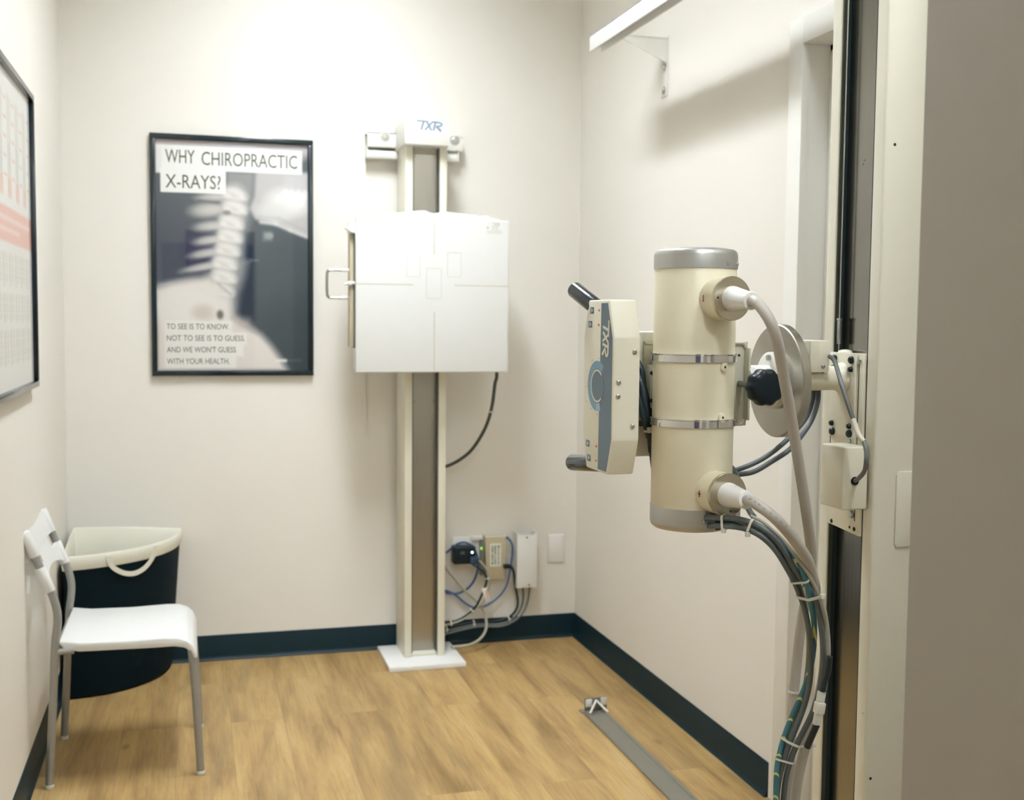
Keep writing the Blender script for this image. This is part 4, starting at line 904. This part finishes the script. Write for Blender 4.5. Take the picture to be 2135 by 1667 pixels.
def port(z, tipdir, sign):
    o_ = Vector((TC.x+.004, TC.y, z))+PD*.055
    pt = obj('cable_port', G().lathe([(.0385, 0), (.0385, .054), (.0390, .056)], o_, PD, 56), TUBEM, t)
    obj('port_ring', G().lathe([(.0392, .056), (.0396, .058), (.0396, .0625), (.0388, .0635), (.0240, .0635)], o_, PD, 56), ALUR, pt, sharp=30)
    f = o_+PD*.0605; td = Vector(tipdir).normalized()
    b = obj('cable_boot', G().lathe([(.0225, 0), (.0225, .006), (.0215, .012), (.0158, .060), (.0162, .064), (.0162, .070), (.0150, .0725)], f, td, 40), WHITEP, pt)
    q = Vector((-.99, -.13, 0))*.0308+Vector((0, 0, .001)) if sign > 0 else Vector((.99, .13, 0))*.006+Vector((0, 0, -.0305))
    obj('ring_screw', G().cyl(o_+PD*.0630+q, o_+PD*.0642+q, .0019, seg=12), HOLE, pt)
    return f, td, pt
f1, d1, pt1 = port(1.441, (.035, -.99, -.07), 1)
f2, d2, pt2 = port(1.0875, (.025, -.99, .02), -1)
lx = Vector((TC.x+.004, TC.y, 0))+PD*.08
sd = Vector((PD.y, -PD.x, 0))              # towards the left of the port as seen from the door
lat = -PD.cross(Vector((0, 0, 1)))
def portmark(z, plus):
    g = G(); n = (lat*.78+PD*0).normalized()
    base = Vector((TC.x+.004, TC.y, z))+PD*.083
    k = Vector((-.86, -.5, 0)).normalized()
    nn = (k-PD*k.dot(PD)).normalized()
    p_ = base+nn*.0386
    g.box(p_.x-.0008, p_.x+.0004, p_.y-.0010, p_.y+.0010, p_.z-.006, p_.z+.006)
    if plus: g.box(p_.x-.0008, p_.x+.0004, p_.y-.005, p_.y+.005, p_.z-.0012, p_.z+.0012)
    return g
obj('polarity_mark', portmark(1.441, False), mat('dark_red_ink', S(150, 50, 58), .5), pt1, sharp=0)
obj('polarity_mark', portmark(1.0865, True), mat('dark_red_ink', S(150, 50, 58), .5), pt2, sharp=0)

# ================================================================== CABLES OF THE TUBE STAND
e1 = f1+d1*.071; e2 = f2+d2*.071
HV_TOP = [tuple(e1), tuple(e1+d1*.012)]+[(0.934, 1.742, 1.412), (0.951, 1.755, 1.383), (0.981, 1.790, 1.326), (1.008, 1.810, 1.258), (1.036, 1.830, 1.179), (1.065, 1.850, 1.089), (1.097, 1.875, 0.995), (1.125, 1.910, 0.923), (1.138, 1.940, 0.851), (1.140, 1.955, 0.772), (1.137, 1.960, 0.699), (1.130, 1.960, 0.628), (1.114, 1.955, 0.555), (1.105, 1.950, 0.491), (1.094, 1.940, 0.411), (1.10, 1.935, .30), (1.125, 1.90, .15), (1.155, 1.80, .05), (1.17, 1.65, .0115), (1.18, 1.2, .0115), (1.18, .5, .0115)]
HV_LOW = [tuple(e2), tuple(e2+d2*.010)]+[(0.938, 1.742, 1.083), (0.973, 1.755, 1.054), (1.011, 1.770, 1.013), (1.054, 1.800, 0.955), (1.094, 1.830, 0.890), (1.119, 1.850, 0.821), (1.133, 1.870, 0.755), (1.129, 1.880, 0.702), (1.120, 1.890, 0.649), (1.109, 1.900, 0.595), (1.100, 1.905, 0.548), (1.097, 1.910, 0.493), (1.098, 1.915, 0.412), (1.098, 1.905, .30), (1.105, 1.86, .15), (1.12, 1.76, .05), (1.13, 1.62, .0115), (1.135, 1.2, .0115), (1.135, .5, .0115)]
BUN_A = [(0.900, 1.955, 1.036), (0.916, 1.893, 1.044), (0.937, 1.850, 1.053), (0.956, 1.820, 1.055), (0.978, 1.800, 1.040), (1.011, 1.795, 0.994), (1.038, 1.800, 0.952), (1.063, 1.812, 0.894), (1.084, 1.83, 0.825), (1.094, 1.845, 0.766), (1.094, 1.855, 0.723), (1.086, 1.865, 0.670), (1.073, 1.875, 0.624), (1.061, 1.885, 0.577), (1.061, 1.890, 0.529), (1.066, 1.895, 0.453), (1.082, 1.88, .28), (1.097, 1.83, .13), (1.097, 1.72, .035), (1.097, 1.45, .009), (1.097, .5, .009)]
BUN_B = [(0.911, 1.955, 1.022), (0.916, 1.890, 1.028), (0.934, 1.845, 1.041), (0.952, 1.815, 1.043), (0.972, 1.800, 1.026), (0.999, 1.80, 0.988), (1.026, 1.812, 0.941), (1.046, 1.825, 0.890), (1.067, 1.84, 0.823), (1.081, 1.855, 0.760), (1.082, 1.867, 0.707), (1.071, 1.875, 0.651), (1.058, 1.882, 0.609), (1.051, 1.89, 0.562), (1.050, 1.895, 0.507), (1.054, 1.90, 0.456), (1.052, 1.88, .28), (1.047, 1.83, .13), (1.047, 1.72, .035), (1.047, 1.45, .009), (1.047, .5, .009)]
BUN_C = [(0.926, 1.960, 1.024), (0.931, 1.903, 1.029), (0.947, 1.865, 1.044), (0.967, 1.830, 1.044), (0.990, 1.812, 1.026), (1.018, 1.797, 0.988), (1.047, 1.790, 0.941), (1.073, 1.803, 0.886), (1.097, 1.83, 0.833), (1.105, 1.845, 0.768), (1.098, 1.865, 0.706), (1.083, 1.880, 0.653), (1.065, 1.882, 0.614), (1.046, 1.882, 0.574), (1.041, 1.882, 0.533), (1.046, 1.885, 0.456), (1.037, 1.88, .28), (1.022, 1.83, .13), (1.022, 1.72, .035), (1.022, 1.45, .009), (1.022, .5, .009)]
BUN_D = [(0.917, 1.958, 1.038), (0.931, 1.906, 1.043), (0.941, 1.863, 1.050), (0.958, 1.832, 1.049), (0.975, 1.815, 1.032), (0.992, 1.806, 1.008), (1.028, 1.81, 0.957), (1.050, 1.835, 0.908), (1.072, 1.85, 0.850), (1.082, 1.862, 0.784), (1.086, 1.875, 0.726), (1.078, 1.885, 0.680), (1.063, 1.890, 0.629), (1.055, 1.897, 0.585), (1.055, 1.902, 0.534), (1.060, 1.905, 0.458), (1.067, 1.88, .28), (1.072, 1.83, .13), (1.072, 1.72, .035), (1.072, 1.45, .009), (1.072, .5, .009)]
BUN_E = [(.955, 1.84, 1.056), (0.990, 1.80, 1.034), (1.019, 1.785, 1.0), (1.052, 1.785, .948), (1.080, 1.795, .888), (1.100, 1.822, .825), (1.105, 1.84, .80)]
def shift(P, z0, z1, dx, dy):
    return [(x+dx*k, y+dy*k, z) for x, y, z in P for k in [max(0.0, min(1.0, (z-z0)/.06+.5))*max(0.0, min(1.0, (z1-z)/.06+.5)) if y > 1.75 else 0.0]]
HV_TOP = shift(HV_TOP, .60, .90, -.010, .012)
BUN_A = shift(BUN_A, .64, .93, .012, -.014); BUN_C = shift(BUN_C, .60, .87, -.004, .016); BUN_B = shift(BUN_B, .64, .93, .014, -.002); BUN_D = shift(BUN_D, .64, .93, .016, .008)
BR = [.0098, .0098, .0054, .0052, .0052, .0046, .0032]
HV_TOP, HV_LOW, BUN_A, BUN_B, BUN_C, BUN_D, BUN_E = relax([HV_TOP, HV_LOW, BUN_A, BUN_B, BUN_C, BUN_D, BUN_E], BR, 110, .011, fixed=3)
hv1 = cable('high_voltage_cable', 'thick grey cable arching down from the upper port of the x-ray tube', HV_TOP, .0098, GREYC, sub=3, seg=16)
hv2 = cable('high_voltage_cable', 'thick grey cable with printed letters from the lower port of the x-ray tube', HV_LOW, .0098, GREYC, sub=3, seg=16)
g = G(); ch = 'LOOAYALEY'[::-1]
sp = smooth(HV_LOW, 8); acc = 0; prev = sp[0]; nxt = .016; k = 0; view = Vector((-1.0, -1.75, .45)).normalized()
for a, b in zip(sp[:-1], sp[1:]):
    acc += (b-a).length
    if acc > nxt and k < len(ch):
        tg = (b-a).normalized(); nn = (view+Vector((0, 0, .55))); nn = (nn-tg*nn.dot(tg)).normalized(); sdv = tg.cross(nn)
        text_geo(g, ch[k], b+nn*.0100-tg*.003, -tg, -sdv*.0042 if sdv.z > 0 else sdv*.0042, .0045); k += 1; nxt += .0098
obj('printed_letters', g, mat('grey_cable_print', S(110, 112, 112), .5), hv2, sharp=0)
bgrp = 'control wires from the tube bottom'
cable('control_wire', 'dark grey wire, uppermost of the bundle leaving the tube bottom', BUN_A, .0054, DARKC, group=bgrp, seg=12, sub=2)
cable('control_wire', 'dark wire, lowest of the bundle leaving the tube bottom', BUN_B, .0052, DARKC, group=bgrp, seg=12, sub=2)
STR = bpy.data.materials.new('teal_wire_yellow_stripe'); STR.use_nodes = True
_n = STR.node_tree.nodes; _l = STR.node_tree.links; _b = _n['Principled BSDF']; _tc = _n.new('ShaderNodeTexCoord')
_w = _n.new('ShaderNodeTexWave'); _w.wave_type = 'BANDS'; _w.bands_direction = 'DIAGONAL'; _w.inputs['Scale'].default_value = 14; _w.inputs['Distortion'].default_value = .3
_l.new(_tc.outputs['Object'], _w.inputs[0]); _r = _n.new('ShaderNodeValToRGB'); _r.color_ramp.interpolation = 'CONSTANT'
_r.color_ramp.elements[0].color = S(66, 122, 132); _r.color_ramp.elements[1].position = .965; _r.color_ramp.elements[1].color = S(206, 206, 120)
_l.new(_w.outputs['Fac'], _r.inputs[0]); _l.new(_r.outputs[0], _b.inputs['Base Color']); _b.inputs['Roughness'].default_value = .4
cable('ground_wire', 'teal wire with yellow stripe in the bundle below the tube', BUN_C, .0052, STR, seg=12, sub=2)
cable('control_wire', 'pale olive-grey wire in the bundle leaving the tube bottom', BUN_D, .0046, mat('olive_grey_wire', S(128, 128, 108), .42), group=bgrp, seg=12, sub=2)
cable('control_wire', 'thin cream wire along the thick lower cable', BUN_E, .0032, BEIGEC, seg=8, sub=2)
REAR_A = [(1.216, 2.075, 1.302), (1.228, 2.095, 1.296), (1.234, 2.115, 1.273), (1.232, 2.115, 1.239), (1.217, 2.110, 1.207), (1.190, 2.100, 1.182), (1.153, 2.090, 1.154), (1.116, 2.087, 1.130), (1.080, 2.087, 1.113), (1.037, 2.088, 1.099), (1.005, 2.09, 1.088)]
REAR_B = [(1.222, 2.065, 1.302), (1.235, 2.085, 1.296), (1.240, 2.105, 1.272), (1.238, 2.105, 1.236), (1.224, 2.10, 1.203), (1.199, 2.09, 1.175), (1.163, 2.08, 1.143), (1.122, 2.077, 1.120), (1.082, 2.077, 1.100), (1.043, 2.078, 1.094), (1.008, 2.078, 1.08)]
REAR_C = [(1.005, 2.089, 1.135), (1.023, 2.078, 1.118), (1.030, 2.06, 1.107), (1.026, 2.03, 1.090), (1.008, 1.97, 1.064), (0.984, 1.90, 1.053), (0.966, 1.85, 1.052)]
cable('arm_cable', 'dark grey cable from the box on the arm, upper of two looping behind the disc', REAR_A, .0052, DARKC)
cable('arm_cable', 'dark grey cable from the box on the arm, lower of two looping behind the disc', REAR_B, .0052, mat('slate_cable', S(84, 92, 96), .42))
cable('arm_cable', 'short dark cable dropping behind the lower port of the tube', REAR_C, .0055, DARKC)
CARR = [(1.215, 2.058, 1.331), (1.229, 2.052, 1.332), (1.231, 2.035, 1.325), (1.227, 2.015, 1.307), (1.222, 1.990, 1.279), (1.225, 1.970, 1.242), (1.231, 1.960, 1.214), (1.234, 1.945, 1.186), (1.239, 1.935, 1.173), (1.239, 1.925, 1.157), (1.238, 1.922, 1.138), (1.243, 1.935, 1.116), (1.249, 1.963, 1.098), (1.256, 1.987, 1.089)]
t = cable('switch_cable', 'grey cable from the arm box down to the carriage switch box', CARR, .0045, MIDC)
obj('cable_sleeve', G().tube([CARR[6], CARR[7], CARR[8]], .0052, 12, 6), CREAMI, t)
# cable ties round the bundle
tg_grp = 'nylon ties on the tube cables'
def hull(P):
    P = sorted(set((round(x, 6), round(y, 6)) for x, y in P))
    def half(Q):
        h = []
        for p in Q:
            while len(h) > 1 and (h[-1][0]-h[-2][0])*(p[1]-h[-2][1])-(h[-1][1]-h[-2][1])*(p[0]-h[-2][0]) <= 0: h.pop()
            h.append(p)
        return h
    a, b = half(P), half(P[::-1]); return a[:-1]+b[:-1]
BUNDLE = dict(T=(HV_TOP, .0098), L=(HV_LOW, .0098), A=(BUN_A, .0054), B=(BUN_B, .0052), C=(BUN_C, .0052), D=(BUN_D, .0046), E=(BUN_E, .0032))
def tie(label, tgt, which, head, wd=.0046, gap=.0012):
    """strap pulled tight round the named cables where they pass the point tgt"""
    tgt = Vector(tgt); cs = []; ax = Vector((0, 0, 0))
    for k in which:
        P, r = BUNDLE[k]; i = min(range(1, len(P)-1), key=lambda j: (Vector(P[j])-tgt).length)
        d = (Vector(P[i+1])-Vector(P[i-1])).normalized(); ax += d; cs.append((Vector(P[i]), d, r))
    ax.normalize(); o = sum((c for c, d, r in cs), Vector())/len(cs)
    e1_ = Vector((1, -.35, 0)); e1_ = (e1_-ax*e1_.dot(ax)).normalized(); e2_ = ax.cross(e1_); q = []
    for c, d, r in cs:
        c2 = c+d*((o-c).dot(ax)/max(.3, d.dot(ax)))
        for k in range(20):
            t_ = 2*math.pi*k/20; q.append(((c2-o).dot(e1_)+(r+gap)*math.cos(t_), (c2-o).dot(e2_)+(r+gap)*math.sin(t_)))
    H = hull(q); L_ = []
    for (x0, y0), (x1, y1) in zip(H, H[1:]+H[:1]):
        n = max(1, int(math.hypot(x1-x0, y1-y0)/.003)); L_ += [(x0+(x1-x0)*k/n, y0+(y1-y0)*k/n) for k in range(n)]
    pts = [o+e1_*x+e2_*y for x, y in L_]; nr = [(p_-o).normalized() for p_ in pts]
    g = G(); g.sweep(pts, [(-wd/2, -.0007), (wd/2, -.0007), (wd/2, .0007), (-wd/2, .0007)], True, nr)
    t_ = thing('cable_tie', label, 'cable tie', tuple(o), tg_grp); obj('strap', g, TIE, t_)
    if head:
        hd_ = Vector(head).normalized(); h = max(pts, key=lambda p_: (p_-o).dot(hd_))+hd_*.0022
        obj('tie_head', G().box(h.x-.0040, h.x+.0040, h.y-.0038, h.y+.0038, h.z-.0044, h.z+.0044, bev=.0012), TIE, t_)
tie('clear cable tie nearest the tube bottom', (.924, 1.885, 1.038), 'ABCD', (-.3, -.5, -1))
tie('clear cable tie on the bundle just right of the lower port boot', (.953, 1.828, 1.0475), 'ABCD', (-.2, -.5, -1))
tie('narrow cable tie where the thin wires turn downward', (1.042, 1.803, .949), 'ABCD', None, .0036)
tie('broad cable tie with white head gathering thick and thin cables', (1.072, 1.82, .927), 'LABCDE', (.6, -.8, .1), .0056)
tie('small cable tie on the rear thick cable at mid height', (1.131, 1.962, .676), 'T', None, .0036)
tie('cable tie round thick and thin cables below the white connector', (1.088, 1.885, .616), 'LABCD', (.85, -.5, 0), .0046)
tie('lowest cable tie, on the thin dark wires', (1.052, 1.889, .583), 'ABCD', None, .0036)
t = thing('wire_connector', 'white plug connector joined in the cable bundle', 'connector', (1.09, 1.815, .71))
rotc = Matrix.Rotation(math.radians(9), 3, 'Y')
obj('shell', G().box(1.0835, 1.0965, 1.812, 1.822, .712, .734, bev=.001, rot=rotc, piv=(1.09, 1.817, .71)).box(1.0815, 1.0985, 1.809, 1.823, .694, .714, bev=.0012, rot=rotc, piv=(1.09, 1.817, .71)), TIE, t)
obj('plug', G().box(1.084, 1.096, 1.812, 1.822, .672, .695, bev=.001, rot=rotc, piv=(1.09, 1.817, .71)), TIE, t)
obj('lead', G().tube([(1.101, 1.806, .80), (1.100, 1.809, .775), (1.096, 1.813, .752), (1.0945, 1.816, .735)], .0060, 10, 5), BLKC, t)
obj('lead', G().tube([(1.085, 1.817, .672), (1.081, 1.824, .652), (1.078, 1.836, .625)], .0062, 10, 5), BLKC, t)
bpy.context.view_layer.update()
